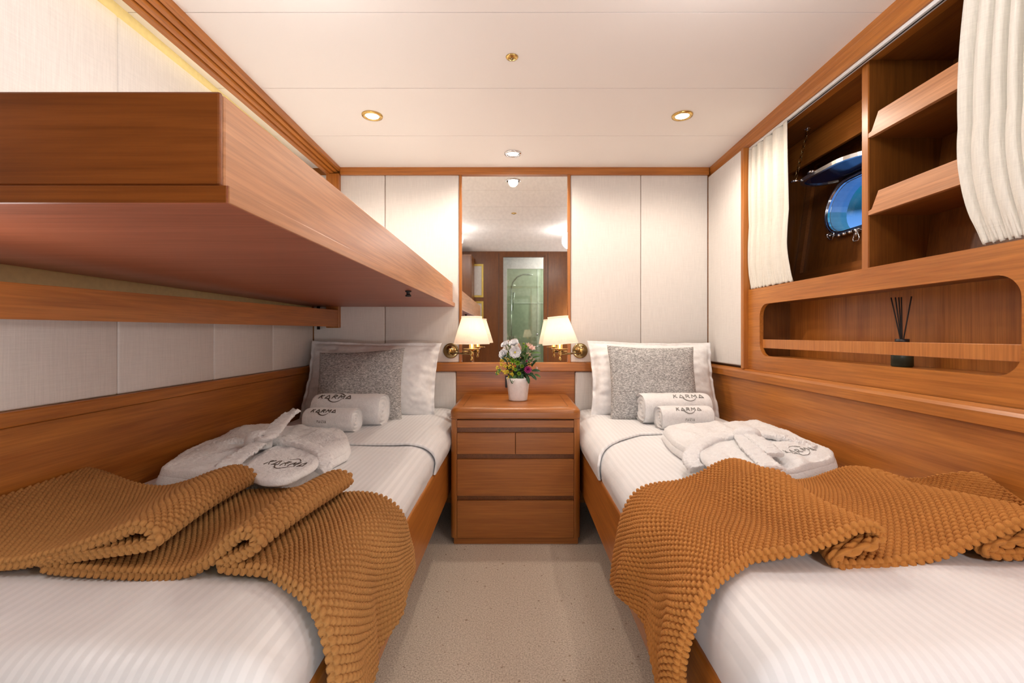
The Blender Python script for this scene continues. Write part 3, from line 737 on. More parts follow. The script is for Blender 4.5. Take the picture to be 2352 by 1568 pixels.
def strap(name, pts, width, th, mat, parent, seed=0, taper=None, n=150, m=44):
    P = catmull(np.array(pts), n); T = np.gradient(P, axis=0); T /= np.linalg.norm(T, axis=1)[:, None]
    U = np.cross(T, np.array([0, 0, 1.0])); U /= np.maximum(np.linalg.norm(U, axis=1), 1e-5)[:, None]; W = np.cross(U, T)
    an = np.linspace(0, 2 * PI, m, endpoint=False); vs = []
    for i in range(n):
        w = width * (1 if taper is None else np.interp(i / (n - 1), *taper)); e = min(1, (min(i, n - 1 - i) / 3) ** .5) if min(i, n - 1 - i) < 3 else 1
        cx = np.sign(np.cos(an)) * np.abs(np.cos(an)) ** .6 * w / 2; cz = np.sign(np.sin(an)) * np.abs(np.sin(an)) ** .8 * th / 2 * max(e, .15)
        k = 1 + .16 * vn(an * 2 + seed, np.full(m, i * .35)) + .05 * vn(an * 6, np.full(m, i * 1.3 + seed))
        vs.append(P[i] + np.outer(cx * k, U[i]) + np.outer(cz * k, W[i]))
    V = np.array(vs).reshape(-1, 3); V[:, 2] += .0065 * vn(V[:, 0] * 120, V[:, 1] * 120 + V[:, 2] * 90) + .003 * vn(V[:, 0] * 230, V[:, 1] * 230 + 7)
    i = np.arange(n - 1)[:, None]; j = np.arange(m)[None, :]; a = i * m + j; b = i * m + (j + 1) % m
    f = np.stack([a, b, b + m, a + m], -1).reshape(-1, 4).tolist(); f.append(list(range(m))[::-1]); f.append([(n - 1) * m + k for k in range(m)])
    return mk(name, V, f, mat, parent, True)
from mathutils.bvhtree import BVHTree
def settle(robe):
    """height of the cloth of a robe at (x, y), averaged over a small patch"""
    vs, fs = [], []
    for o in robe.children:
        n = len(vs); vs += [v.co.copy() for v in o.data.vertices]; fs += [tuple(i + n for i in p.vertices) for p in o.data.polygons]
    t = BVHTree.FromPolygons(vs, fs)
    def h(x, y):
        q = [t.ray_cast(Vector((x + a, y + b, 1.0)), Vector((0, 0, -1)))[0] for a, b in ((0, 0), (.004, 0), (-.004, 0), (0, .004), (0, -.004))]
        q = [p.z for p in q if p is not None]; return max(q) if q else BZ
    return h
def pl(lst): return [on_plane(*p) for p in lst]
BZ = .572
rl = thing('bathrobe', 'folded white terry bathrobe with tied belt on the left bed', 'bathrobe', (-.87, 1.6, BZ), 'folded white bathrobes')
out_l = pl([(352, 1118, BZ), (500, 1130, BZ), (648, 1136, BZ), (700, 1112, BZ), (748, 1086, BZ), (800, 1058, BZ), (806, 1030, .585), (795, 1000, .60), (735, 985, .605), (640, 982, .605), (560, 992, .605), (500, 1010, .605), (430, 1040, .60), (385, 1078, .59)])
def hl(P): return .016 * np.exp(-((P[:, 0] + .86 + (P[:, 1] - 1.5) * .25) / .035) ** 2) * -1 + .006 * np.sin(P[:, 0] * 30 + P[:, 1] * 9)
def sharp(o, idx):
    r = []; n = len(o)
    for i, p in enumerate(o):
        if i in idx:
            a, b = o[i - 1], o[(i + 1) % n]; r += [tuple(p[k] + (a[k] - p[k]) * .16 for k in range(2)), tuple(p[k] + (b[k] - p[k]) * .16 for k in range(2))]
        else: r.append(p[:2])
    return r
def inset(o, k):
    c = np.mean([p[:2] for p in o], axis=0); return [(c[0] + (p[0] - c[0]) * k, c[1] + (p[1] - c[1]) * k) for p in o]
out_l = sharp(out_l, (0, 2, 5, 7))
soft_pile('folded_body', out_l, BZ, .030, .016, TERRY, rl, 2, wr=.4)
soft_pile('upper_fold', inset(out_l, .975), BZ + .022, .032, .020, TERRY, rl, 5, wr=1.5, hfun=hl)
zt = BZ + .054
soft_pile('front_panel', pl([(548, 1085, zt), (600, 1046, zt), (660, 1034, zt), (715, 1040, zt), (735, 1052, zt), (725, 1072, zt), (690, 1092, zt), (655, 1108, zt), (600, 1108, zt)]), BZ + .044, .020, .020, TERRY, rl, 6, n=180, m=50, wr=.5)
strap('collar', [on_plane(600, 1012, zt + .010), on_plane(655, 1015, zt + .014), on_plane(705, 1026, zt + .012), on_plane(740, 1045, zt + .006), on_plane(748, 1068, zt - .01), on_plane(735, 1085, zt - .026)], .050, .026, TERRY, rl, 3)
strap('collar', [on_plane(590, 1008, zt + .008), on_plane(540, 1014, zt + .008), on_plane(495, 1024, zt), on_plane(450, 1046, zt - .015)], .045, .022, TERRY, rl, 5)
strap('belt', [on_plane(604, 1012, zt + .030), on_plane(575, 1032, zt + .020), on_plane(545, 1052, zt + .010), on_plane(520, 1070, zt + .006)], .060, .014, TERRY, rl, 8, ([0, .3, 1], [.7, 1, 1]))
strap('belt', [on_plane(596, 1008, zt + .028), on_plane(615, 1002, zt + .045), (-.975 + .06, 1.80, zt + .060), (-.93 + .035, 1.86, zt + .085)], .058, .020, TERRY, rl, 9, ([0, .4, 1], [.8, 1, .8]))
kx, ky, _ = on_plane(594, 1016, zt + .02)
soft_pile('belt_knot', [(kx + .045 * math.cos(a), ky + .038 * math.sin(a)) for a in np.linspace(0, 2 * PI, 12, endpoint=False)], zt + .002, .058, .035, TERRY, rl, 4, n=80, m=24, wr=1.2)
lx, ly, _ = on_plane(650, 1066, zt + .012)
HL = settle(rl)
def surf_l(u, v):
    a = math.radians(-8); v *= 1.5; x = lx + u * math.cos(a) - v * math.sin(a); y = ly + u * math.sin(a) + v * math.cos(a); return Vector((x, y, HL(x, y) + .0004))
logo('embroidered_logo', .125, surf_l, rl, INK, (True, True), False, .0010)

rr_ = thing('bathrobe', 'folded white terry bathrobe with open collar and belt on the right bed', 'bathrobe', (.85, 1.7, BZ), 'folded white bathrobes')
out_r = pl([(1652, 1104, BZ), (1720, 1110, BZ), (1785, 1113, BZ), (1840, 1109, BZ), (1925, 1084, BZ), (1915, 1046, .60), (1850, 1012, .61), (1790, 985, .61), (1740, 969, .61), (1670, 972, .61), (1600, 976, .61), (1540, 982, .61), (1518, 1002, .585), (1542, 1040, BZ), (1590, 1072, BZ)])
def hr(P): return -.014 * np.exp(-((P[:, 0] - .83 - (P[:, 1] - 1.5) * .05) / .02) ** 2) * (P[:, 1] < 1.6)
out_r = sharp(out_r, (0, 4, 8, 12))
soft_pile('folded_body', out_r, BZ, .030, .016, TERRY, rr_, 12, wr=.4)
soft_pile('upper_fold', inset(out_r, .975), BZ + .022, .032, .020, TERRY, rr_, 15, wr=1.5, hfun=hr)
soft_pile('front_panel', pl([(1600, 1040, zt), (1640, 1016, zt), (1690, 1012, zt), (1730, 1040, zt), (1770, 1072, zt), (1765, 1090, zt), (1700, 1088, zt), (1650, 1084, zt), (1618, 1062, zt)]), BZ + .044, .020, .020, TERRY, rr_, 16, n=180, m=50, wr=.5)
strap('collar', [on_plane(1718, 1000, zt + .012), on_plane(1665, 1004, zt + .014), on_plane(1620, 1016, zt + .012), on_plane(1592, 1038, zt + .004), on_plane(1588, 1060, zt - .010), on_plane(1604, 1080, zt - .024)], .052, .026, TERRY, rr_, 13)
strap('collar', [on_plane(1722, 996, zt + .010), on_plane(1780, 1002, zt + .012), on_plane(1830, 1014, zt + .004), on_plane(1872, 1030, zt - .010)], .050, .022, TERRY, rr_, 15)
strap('belt', [on_plane(1700, 1002, zt + .022), on_plane(1725, 1030, zt + .020), on_plane(1752, 1055, zt + .014), on_plane(1772, 1074, zt + .010)], .060, .014, TERRY, rr_, 18, ([0, .3, 1], [.7, 1, 1]))
strap('belt', [on_plane(1715, 998, zt + .026), on_plane(1745, 1014, zt + .028), on_plane(1768, 1032, zt + .022), on_plane(1782, 1046, zt + .014)], .056, .018, TERRY, rr_, 19, ([0, .3, 1], [.7, 1, .85]))
kx, ky, _ = on_plane(1716, 1002, zt + .02)
soft_pile('belt_knot', [(kx + .05 * math.cos(a), ky + .036 * math.sin(a)) for a in np.linspace(0, 2 * PI, 12, endpoint=False)], zt + .002, .052, .035, TERRY, rr_, 14, n=80, m=24, wr=1.2)
rx_, ry_, _ = on_plane(1842, 1036, zt)
HR = settle(rr_)
def surf_r(u, v):
    a = math.radians(6); v *= 1.5; x = rx_ + u * math.cos(a) - v * math.sin(a); y = ry_ + u * math.sin(a) + v * math.cos(a); return Vector((x, y, HR(x, y) + .0004))
logo('embroidered_logo', .105, surf_r, rr_, INKG, (True, True), False, .0010)

# ------------------------------------------------------------------ knitted throws
def throw(name, label, Fp, Bp, yf, yb, mat, s, ripple, hem):
    """Fp/Bp: (x, z, weight) control points of front and back cross-sections from the wall to the hem"""
    Fp, Bp = np.array(Fp), np.array(Bp); K = len(Fp)
    NU, TH = 1250, .012
    mid = catmull((Fp + Bp) / 2, 4000); L = np.concatenate([[0], np.cumsum(np.linalg.norm(np.diff(mid, axis=0), axis=1))])
    tt = np.interp(np.linspace(0, L[-1], NU), L, np.linspace(0, 1, 4000))
    su = np.linspace(0, L[-1], NU)
    def cat_at(P):
        x = tt * (K - 1); i = np.clip(x.astype(int), 0, K - 2); f = (x - i)[:, None]
        p0 = P[np.clip(i - 1, 0, K - 1)]; p1 = P[i]; p2 = P[i + 1]; p3 = P[np.clip(i + 2, 0, K - 1)]
        return 0.5 * ((2 * p1) + (-p0 + p2) * f + (2 * p0 - 5 * p1 + 4 * p2 - p3) * f ** 2 + (-p0 + 3 * p1 - 3 * p2 + p3) * f ** 3)
    CF, CB = cat_at(Fp), cat_at(Bp)
    wd_ = float(np.mean([b - a for a, b in zip(yf(CF[:, 0]), yb(CB[:, 0]))]))
    # v loop: top from back to front, front edge, underside, back edge
    nt_ = int(wd_ / .00135); ne_ = 14; nb_ = nt_
    vt = np.linspace(1, 0, nt_); rows = [(v, 1.0, 0.0, (1 - v) * wd_) for v in vt]
    for k in range(1, ne_): a = PI * k / ne_; rows.append((0.0, math.cos(a), math.sin(a), wd_ + TH / 2 * a))
    for v in np.linspace(0, 1, nb_): rows.append((v, -1.0, 0.0, (1 - v) * wd_))
    for k in range(1, 8): a = PI * k / 8; rows.append((1.0, -math.cos(a), -math.sin(a), -.012 + TH / 2 * a * 0))
    px_, py_ = .0125, .0100
    V = np.zeros((len(rows), NU, 3))
    for r_i, (v, up, out, sv) in enumerate(rows):
        C = CF * (1 - v) + CB * v
        x, z = C[:, 0].copy(), C[:, 1].copy()
        y = yf(x) * (1 - v) + yb(x) * v
        dx, dz = ripple(su, L[-1], v); x += dx; z += dz
        T = np.stack([np.gradient(x), np.gradient(z)], -1); T /= np.maximum(np.linalg.norm(T, axis=1), 1e-9)[:, None]
        nx, nz = -T[:, 1] * s, T[:, 0] * s
        top = True
        # stitches
        row = sv / py_; ri = np.floor(row); fr = row - ri - .5
        col = su / px_ + .5 * (ri % 2); fc = col - np.floor(col) - .5
        chev = np.abs(fc) * .30
        d = 1 - (fc / .50) ** 2 - ((fr + chev - .07) / .64) ** 2
        k = np.clip(d, 0, 1) ** .6
        groove = np.exp(-((fc) / .06) ** 2) * .15
        d_ = (k - groove * k) * .0092 if top else 0
        hh = TH / 2 * up
        groov = -.004 if abs(out) > .93 and out > 0 else 0
        off = hh + d_ * up - .001 * up
        oo = (TH / 2 + groov) * out + (d_ * out if top else 0)
        V[r_i, :, 0] = x + nx * off; V[r_i, :, 1] = y - oo; V[r_i, :, 2] = z + nz * off
    nr = len(rows); V[:, -1] = V[:, -1]
    VV = V.reshape(-1, 3)
    i = np.arange(nr)[:, None]; j = np.arange(NU - 1)[None, :]; a = i * NU + j; b = ((i + 1) % nr) * NU + j
    f = np.stack([a, b, b + 1, a + 1], -1).reshape(-1, 4)
    me = bpy.data.meshes.new(name); me.vertices.add(len(VV)); me.vertices.foreach_set('co', VV.ravel())
    me.loops.add(f.size); me.loops.foreach_set('vertex_index', f.ravel().astype(np.int32)); me.polygons.add(len(f))
    me.polygons.foreach_set('loop_start', np.arange(0, f.size, 4, dtype=np.int32)); me.polygons.foreach_set('loop_total', np.full(len(f), 4, dtype=np.int32))
    me.polygons.foreach_set('use_smooth', np.ones(len(f), dtype=bool)); me.update(calc_edges=True); me.validate()
    bm = bmesh.new(); bm.from_mesh(me); be = [e for e in bm.edges if e.is_boundary]
    bmesh.ops.holes_fill(bm, edges=be, sides=0); bmesh.ops.recalc_face_normals(bm, faces=bm.faces); bm.to_mesh(me); bm.free()
    return tag(link(name, me, mat), label, 'throw blanket', 'knitted throws')
Z0 = .582
def zz(l): return [(x, Z0 + h) for x, h in l]
FL = zz([(-1.205, .030), (-1.12, .010), (-1.02, .006), (-.93, .012), (-.85, .034), (-.76, .066), (-.705, .086), (-.675, .078), (-.668, .060), (-.69, .048), (-.76, .034), (-.83, .021), (-.868, .012), (-.862, .001),
         (-.80, -.002), (-.70, -.002), (-.62, .002), (-.565, .026), (-.525, .060), (-.500, .070), (-.480, .058), (-.487, .040), (-.515, .024), (-.542, .012), (-.535, .000), (-.48, -.003), (-.42, -.003), (-.366, -.010), (-.330, -.036), (-.314, -.085),
         (-.310, -.16), (-.306, -.25), (-.302, -.34)])
BL = zz([(-1.205, .060), (-1.15, .050), (-1.06, .020), (-.97, .008), (-.89, .024), (-.82, .052), (-.765, .070), (-.728, .062), (-.722, .046), (-.74, .038), (-.80, .028), (-.86, .018), (-.890, .012), (-.880, .001),
         (-.81, -.002), (-.71, -.002), (-.61, .004), (-.555, .026), (-.510, .054), (-.480, .062), (-.455, .052), (-.462, .038), (-.495, .024), (-.525, .012), (-.520, .000), (-.47, -.003), (-.42, -.003), (-.366, -.010), (-.330, -.034), (-.314, -.065),
         (-.308, -.105), (-.302, -.140), (-.298, -.178)])
def rip_l(su, L, v):
    e = np.clip((su - (L - .30)) / .22, 0, 1); flat = np.clip((L - .30 - su) / .1, 0, 1)
    dx = e * (.014 * math.sin(v * 9.0 + .4) + .006 * math.sin(v * 21)) + e * .010
    hemlift = np.clip((su - (L - .12)) / .12, 0, 1)
    step = 1 / (1 + math.exp(-(v - .52) * 26))
    dz = flat * .006 * np.sin(su * 11 + v * 4) + hemlift * (.045 * math.sin(v * 6) * (1 - step)) + hemlift * step * .0
    return dx, dz
yf_l = lambda x: .845 + .03 * np.clip((x + 1.0) / -.2, 0, 1) + .0 * x - .09 * np.clip((x + .46) / .14, 0, 1)
yb_l = lambda x: 1.245 + .030 * np.clip((-x - .9) / .3, 0, 1) + .0 * x - .02 * np.clip((x + .40) / .1, 0, 1)
throw('knitted_throw', 'mustard-brown knitted throw folded in two pleats across the left bed', FL, BL, yf_l, yb_l, KNITL, 1, rip_l, None)
FR = zz([(1.140, .050), (1.135, .024), (1.10, .006), (1.02, .000), (.955, -.002), (.925, .006), (.945, .018), (1.00, .026), (1.06, .036), (1.080, .052), (1.06, .066), (1.00, .064), (.92, .040), (.84, .014), (.75, .002), (.66, -.002), (.622, .002), (.618, .014),
         (.648, .026), (.690, .036), (.708, .052), (.692, .066), (.655, .062), (.60, .038), (.54, .016), (.46, .006), (.40, .000), (.358, -.014), (.330, -.045), (.316, -.09), (.312, -.13), (.312, -.17), (.312, -.215)])
BR = zz([(1.140, .080), (1.125, .078), (1.10, .062), (1.08, .046), (1.065, .040), (1.06, .038), (1.055, .038), (1.04, .042), (1.02, .048), (1.00, .052), (.975, .052), (.94, .046), (.90, .034), (.86, .020), (.82, .012), (.79, .010), (.765, .012), (.75, .014),
         (.73, .020), (.705, .032), (.68, .048), (.65, .060), (.62, .062), (.58, .048), (.53, .022), (.47, .006), (.41, .000), (.362, -.014), (.328, -.048), (.306, -.10), (.294, -.15), (.286, -.20), (.280, -.25)])
def rip_r(su, L, v):
    e = np.clip((su - (L - .30)) / .22, 0, 1); flat = np.clip((L - .30 - su) / .1, 0, 1)
    dx = -e * (.016 * math.sin(v * 10.0 + 1.0) + .006 * math.sin(v * 23)) - e * .012
    hemlift = np.clip((su - (L - .14)) / .14, 0, 1)
    dz = flat * (.007 * np.sin(su * 9 - v * 5) + .022 * math.exp(-((v - .62) / .13) ** 2) * np.exp(-((su - (L - .48)) / .16) ** 2)) - hemlift * .07 * math.exp(-((v - .22) / .12) ** 2) + hemlift * .03 * math.exp(-((v - .6) / .15) ** 2)
    return dx, dz
yf_r = lambda x: .880 - .085 * np.clip((.45 - x) / .13, 0, 1) + 0 * x + .02 * np.clip((x - .6) / .3, 0, 1)
yb_r = lambda x: 1.315 - .20 * np.clip((x - .96) / .18, 0, 1) ** 1.3 + 0 * x
throw('knitted_throw', 'amber knitted throw with loose waves across the right bed', FR, BR, yf_r, yb_r, KNITR, -1, rip_r, None)

# ------------------------------------------------------------------ nightstand
ns = thing('nightstand', 'wooden nightstand with four drawers between the two beds', 'nightstand', (0, 2.45, 0))
YN = 2.205
tv = slab(-.318, .318, YN - .008, YB - .006, .612, .6645, .040, .026, 0, ne=8, nc=8, inner=3, sub=4)
mk('top', *tv, NX, ns, True)
g = plate('top_groove', [(-.262, YN + .050), (.262, YN + .050), (.262, YB - .075), (-.262, YB - .075)], [[(-.258, YN + .054), (.258, YN + .054), (.258, YB - .079), (-.258, YB - .079)]], lambda u, v, t: (u, v, t), .6642, .6652, DY, ns)
pr = []
def post(x0, x1, rc):
    n = 8; pts = []
    s = 1 if x1 > 0 else -1; xo, xi = (x1, x0) if s > 0 else (x0, x1)
    pts = [(xi, YN), *[(xo - s * rc + s * rc * math.sin(a), YN + rc - rc * math.cos(a)) for a in np.linspace(0, PI / 2, n)], (xo, YN + .06), (xi, YN + .06)]
    return pts
ZP = wood('z', (0.44, 0.158, 0.028), (0.32, 0.100, 0.015), .34, 'nightstand_wood', 2)
for a, b in ((-.316, -.284), (.284, .316)): prism('corner_post', post(a, b, .028), lambda u, v, t: (u, v, t), .033, .610, ZP, ns)
box('side_panel', -.316, -.300, YN + .06, YB - .008, .033, .610, NX, ns, 0); box('side_panel', .300, .316, YN + .06, YB - .008, .033, .610, NX, ns, 0)
box('carcass', -.284, .284, YN + .022, YN + .03, .034, .610, DY, ns, 0)
box('frieze', -.283, .283, YN + .001, YN + .02, .5690, .6045, NX, ns, .001)
for a, b, c, d in ((-.283, -.0012, .440, .5425), (.0012, .283, .440, .5425), (-.283, .283, .2375, .4145), (-.283, .283, .034, .2125)):
    dr = box('drawer', a, b, YN + .001, YN + .019, c, d, NX, ns, .0015)
box('plinth', -.300, .305, YN + .012, YB - .008, .0, .033, NX, ns, .001)
so = tag(box('wall_socket', -.062, -.018, YB - .010, YB - .004, .700, .772, BLACK, None, .002), 'small black socket on the wooden panel behind the flowerpot', 'socket')

# ------------------------------------------------------------------ flowers
VY = 2.46; PXc, PZ0 = .014, .6648
fl = thing('potted_flowers', 'white pot of mixed white, yellow and pink flowers on the nightstand', 'flowers', (PXc, VY, PZ0))
def wobp(a, i): return 1 + (.03 * math.sin(5 * a) if i >= 5 else 0)
lathe('pot', [(.044, 0), (.049, .002), (.050, .006), (.055, .05), (.060, .095), (.0635, .122), (.0615, .123), (.056, .09), (.050, .05)], (PXc, VY, PZ0), POT, fl, 48, wob=wobp)
lathe('soil', [(.0, .099), (.054, .100)], (PXc, VY, PZ0), plain('wet_foam', (.05, .07, .03), .9), fl, 24)
GRN = plain('leaf_green', (0.075, 0.17, 0.035), .5); GRND = plain('dark_leaf', (0.030, 0.085, 0.028), .45); LIME = plain('lime_petal', (0.22, 0.42, 0.03), .6)
WHT = plain('white_petal', (0.86, 0.86, 0.88), .6); PNK = plain('pale_pink_petal', (0.85, 0.60, 0.52), .6); YEL = plain('yellow_flower', (0.80, 0.66, 0.06), .7); MAG = plain('magenta_petal', (0.42, 0.03, 0.20), .6)
def fpos(px, py, dy=0.0): return Vector(at(px, py, VY + dy))
def petal(mb, c, d, up, L, W, curl, seg=5):
    """one curved petal from c along d, cup towards up"""
    d = d.normalized(); side = d.cross(up).normalized(); nrm = side.cross(d).normalized(); vs = []; fs = []
    for i in range(seg + 1):
        t = i / seg; w = W * math.sin(PI * (.12 + .80 * t)) ** .7; off = curl * t * t * L
        for j in (-1, -.5, 0, .5, 1): vs.append(c + d * L * t + nrm * (off + abs(j) ** 2 * w * .35) + side * w * j * .5)
    for i in range(seg):
        for j in range(4): a = i * 5 + j; fs.append((a, a + 1, a + 6, a + 5))
    mb.add((vs, fs))
def bloom(name, c, face, R, rings, mat, core=None, corem=None):
    face = Vector(face).normalized(); u = face.orthogonal().normalized(); w = face.cross(u); mb = MB()
    for (n, k, lift, curl, wid) in rings:
        for i in range(n):
            a = 2 * PI * (i + .37 * k * 10) / n; d = u * math.cos(a) + w * math.sin(a)
            petal(mb, Vector(c), (d * (1 - lift) + face * lift), face, R * k, R * k * wid, curl)
    o = mb.build(name, mat, fl)
    if core: mk('flower_centre', *lathe_data([(core, 0), (core * .8, core * .5), (0, core * .8)], tuple(Vector(c) + face * R * .12), 12, tuple(face)), corem, o, True)
    return o
roseR = [(6, 1.0, .10, .25, 1.0), (6, .85, .35, .30, 1.0), (5, .7, .60, .30, .95), (4, .55, .8, .2, .9)]
openR = [(7, 1.0, .15, .15, 1.05), (7, .92, .22, .12, 1.0), (5, .5, .55, .2, .9)]
bloom('white_bloom', fpos(1183, 809, -.05), (0, -1, .12), .034, openR, WHT, .007, YEL)
bloom('white_bloom', fpos(1181, 791, -.02), (-.2, -.55, .8), .030, roseR, WHT)
bloom('white_bloom', fpos(1159, 814, -.03), (-.55, -.7, .35), .031, roseR, WHT)
bloom('white_bloom', fpos(1161, 793, .0), (-.4, -.5, .7), .025, roseR, WHT)
alst = [(6, 1.0, .55, -.15, .55), (4, .7, .75, .1, .5)]
bloom('pink_bloom', fpos(1220, 803, -.02), (.25, -.7, .7), .028, alst, PNK)
bloom('pink_bloom', fpos(1220, 829, -.03), (.3, -.8, .35), .024, alst, PNK)
bloom('pink_bloom', fpos(1196, 803, -.01), (-.3, -.3, 1.), .026, [(4, 1.0, .85, .1, .5)], PNK)
bloom('pink_bloom', fpos(1229, 846, -.03), (.8, -.6, .1), .016, alst, PNK)
bloom('pink_bloom', fpos(1195, 822, -.05), (.2, -.9, .3), .014, [(4, 1.0, .8, .1, .5)], PNK)
bloom('magenta_bloom', fpos(1212, 849, -.06), (.1, -1, .15), .023, [(14, 1.0, .25, .1, .30), (12, .8, .5, .15, .30), (9, .6, .75, .15, .3)], MAG)
mum = [(12, 1.0, .2, .3, .34), (10, .75, .55, .3, .34), (7, .5, .8, .2, .34)]
for (x, y, r) in ((1178, 829, .017), (1189, 834, .016), (1199, 841, .012), (1192, 858, .013), (1208, 796, .010), (1184, 849, .011)): bloom('green_button_bloom', fpos(x, y, -.05), (0, -1, .3), r, mum, LIME)
for (x, y) in ((1142, 843), (1151, 838), (1143, 856), (1161, 840), (1170, 842), (1176, 860), (1170, 867), (1160, 855), (1156, 826), (1148, 850), (1167, 853), (1179, 845)):
    c = fpos(x, y, -.04 + random.uniform(-.01, .015)); mb = MB()
    for k in range(26):
        d = Vector((random.gauss(0, 1), random.gauss(0, 1), random.gauss(0, 1.2))).normalized() * random.uniform(.003, .014); r = random.uniform(.0022, .0038)
        mb.add(lathe_data([(0, -r), (r * .9, -r * .4), (r, .2 * r), (0, r)], tuple(c + d), 6))
    mb.build('yellow_cluster', YEL, fl)
def leaf(px, py, dx, dz, L, W, mat, dy=-.04):
    mb = MB(); petal(mb, fpos(px, py, dy), Vector((dx, -.5, dz)), Vector((0, -.6, .8)), L, W, -.15, 7); mb.build('leaf', mat, fl)
for a in ((1222, 812, .9, .15, .05, .018, GRN), (1222, 824, 1, .5, .045, .014, GRN), (1222, 842, .5, .9, .045, .024, GRND), (1222, 852, 1, .1, .045, .020, GRND), (1216, 858, .8, -.6, .050, .020, GRND), (1210, 862, .3, -1, .045, .018, GRND),
          (1200, 858, -.2, -1, .04, .018, GRND), (1172, 862, .3, -1.0, .045, .018, GRND), (1190, 860, .3, -.9, .035, .022, GRND), (1150, 848, -.6, -.7, .04, .02, GRN), (1205, 815, .1, 1, .045, .016, GRN), (1170, 822, -.8, .3, .04, .02, GRND),
          (1205, 845, -.2, .8, .05, .02, GRND), (1195, 815, .6, .5, .045, .02, GRND), (1185, 862, -.4, -.7, .04, .02, GRN), (1228, 860, .9, -.3, .035, .014, GRN), (1205, 830, .3, .9, .05, .014, GRN), (1165, 835, -.4, .6, .05, .02, GRND), (1212, 835, .7, .7, .04, .016, GRN)): leaf(*a)
mb = MB()
for (x, y) in ((1183, 809), (1181, 791), (1159, 814), (1161, 793), (1220, 803), (1220, 829), (1196, 800), (1212, 849), (1189, 834), (1208, 796)):
    a = Vector((PXc + random.uniform(-.02, .02), VY, PZ0 + .10)); b = fpos(x, y, -.01); mb.tube([a, (a + b) / 2 + Vector((0, 0, .01)), b], .0018, 6)
mb.build('stems', GRN, fl)
mb = MB()   # dense foliage filling the middle
for k in range(110):
    c = Vector((PXc + random.uniform(-.05, .055), VY + random.uniform(-.03, .03), PZ0 + random.uniform(.12, .20)))
    petal(mb, c, Vector((random.gauss(0, 1), random.gauss(-.3, .8), random.gauss(.4, .7))), Vector((0, -.4, .9)), random.uniform(.025, .04), .014, -.1, 4)
mb.build('foliage', GRND, fl)

# ------------------------------------------------------------------ wall lamps
def sconce(s, label, sx, tilt):
    x0 = s * .390; yb_ = YB; zb = .922
    t = thing('wall_lamp', label, 'wall lamp', (x0, yb_, zb), 'brass swing-arm wall lamps')
    lathe('back_plate', [(.046, 0), (.046, .006), (.041, .010), (.036, .008), (.028, .013), (.012, .016), (.010, .030), (0, .031)], (x0, yb_ - .001, zb), BRASSD, t, 40, axis=(0, -1, 0))
    MB().tube([(x0, yb_ - .030, zb + .012), (x0, yb_ - .030, zb - .014)], .011, 12).tube([(x0, yb_ - .03, zb), (x0, yb_ - .052, zb)], .010, 12).tube([(x0, yb_ - .052, zb + .014), (x0, yb_ - .052, zb - .018)], .0095, 12).build('joint', BRASS, t)
    cx, cy = sx, 2.557
    MB().tube([(x0, yb_ - .052, zb - .010), (cx, cy, zb - .012)], .0055, 12).build('arm', BRASSD, t)
    c = (cx, cy, 0)
    lathe('socket_cup', [(.0, .872), (.006, .874), (.009, .882), (.006, .892), (.003, .896), (.007, .902), (.012, .908), (.010, .918), (.006, .926), (.020, .934), (.046, .938), (.047, .941), (.020, .942), (.0155, .943), (.0155, .985), (0, .985)], c, BRASS, t, 32)
    # pleated shade
    n = 240; R0, R1, z0, z1 = .0985, .0565, .966, 1.122; ax = Vector((math.sin(math.radians(tilt)), 0, math.cos(math.radians(tilt)))); o0 = Vector((cx, cy, .985))
    rot = Vector((0, 0, 1)).rotation_difference(ax).to_matrix(); vs = []; prof = [(R0 * .985, z0 + .002), (R0 + .002, z0 + .001), (R0 + .002, z0 + .007), (R0, z0 + .008)] + [(R0 + (R1 - R0) * k / 8, z0 + .008 + (z1 - z0 - .016) * k / 8) for k in range(1, 9)] + [(R1 + .002, z1 - .007), (R1 + .002, z1), (R1 * .97, z1)]
    fs = []
    for i, (r, z) in enumerate(prof):
        for k in range(n):
            pl_ = 1 + (.012 * math.cos(k * PI) * 1.0 if 3 <= i <= 11 else 0); a = 2 * PI * k / n
            v = rot @ Vector((r * pl_ * math.cos(a), r * pl_ * math.sin(a), z - .985)); vs.append(tuple(o0 + v))
    for i in range(len(prof) - 1):
        for k in range(n): fs.append((i * n + k, i * n + (k + 1) % n, (i + 1) * n + (k + 1) % n, (i + 1) * n + k))
    mk('lamp_shade', vs, fs, SHADE, t, False)
    lathe('bulb', [(.008, .985), (.016, 1.00), (.020, 1.02), (.014, 1.045), (0, 1.052)], c, emis('warm_bulb', (1, .88, .74), 3), t, 20)
    li = light('sconce_lamp', 'POINT', (cx, cy, 1.035), 0.75, (1.0, .80, .60), .03); li.parent = t; li.matrix_parent_inverse = Matrix.Translation(-Vector(t.location))
    return t
sconce(-1, 'lit brass wall lamp with pleated white shade left of the mirror', -.246, 0)
sconce(1, 'lit brass wall lamp with tilted pleated shade right of the mirror', .250, -5)

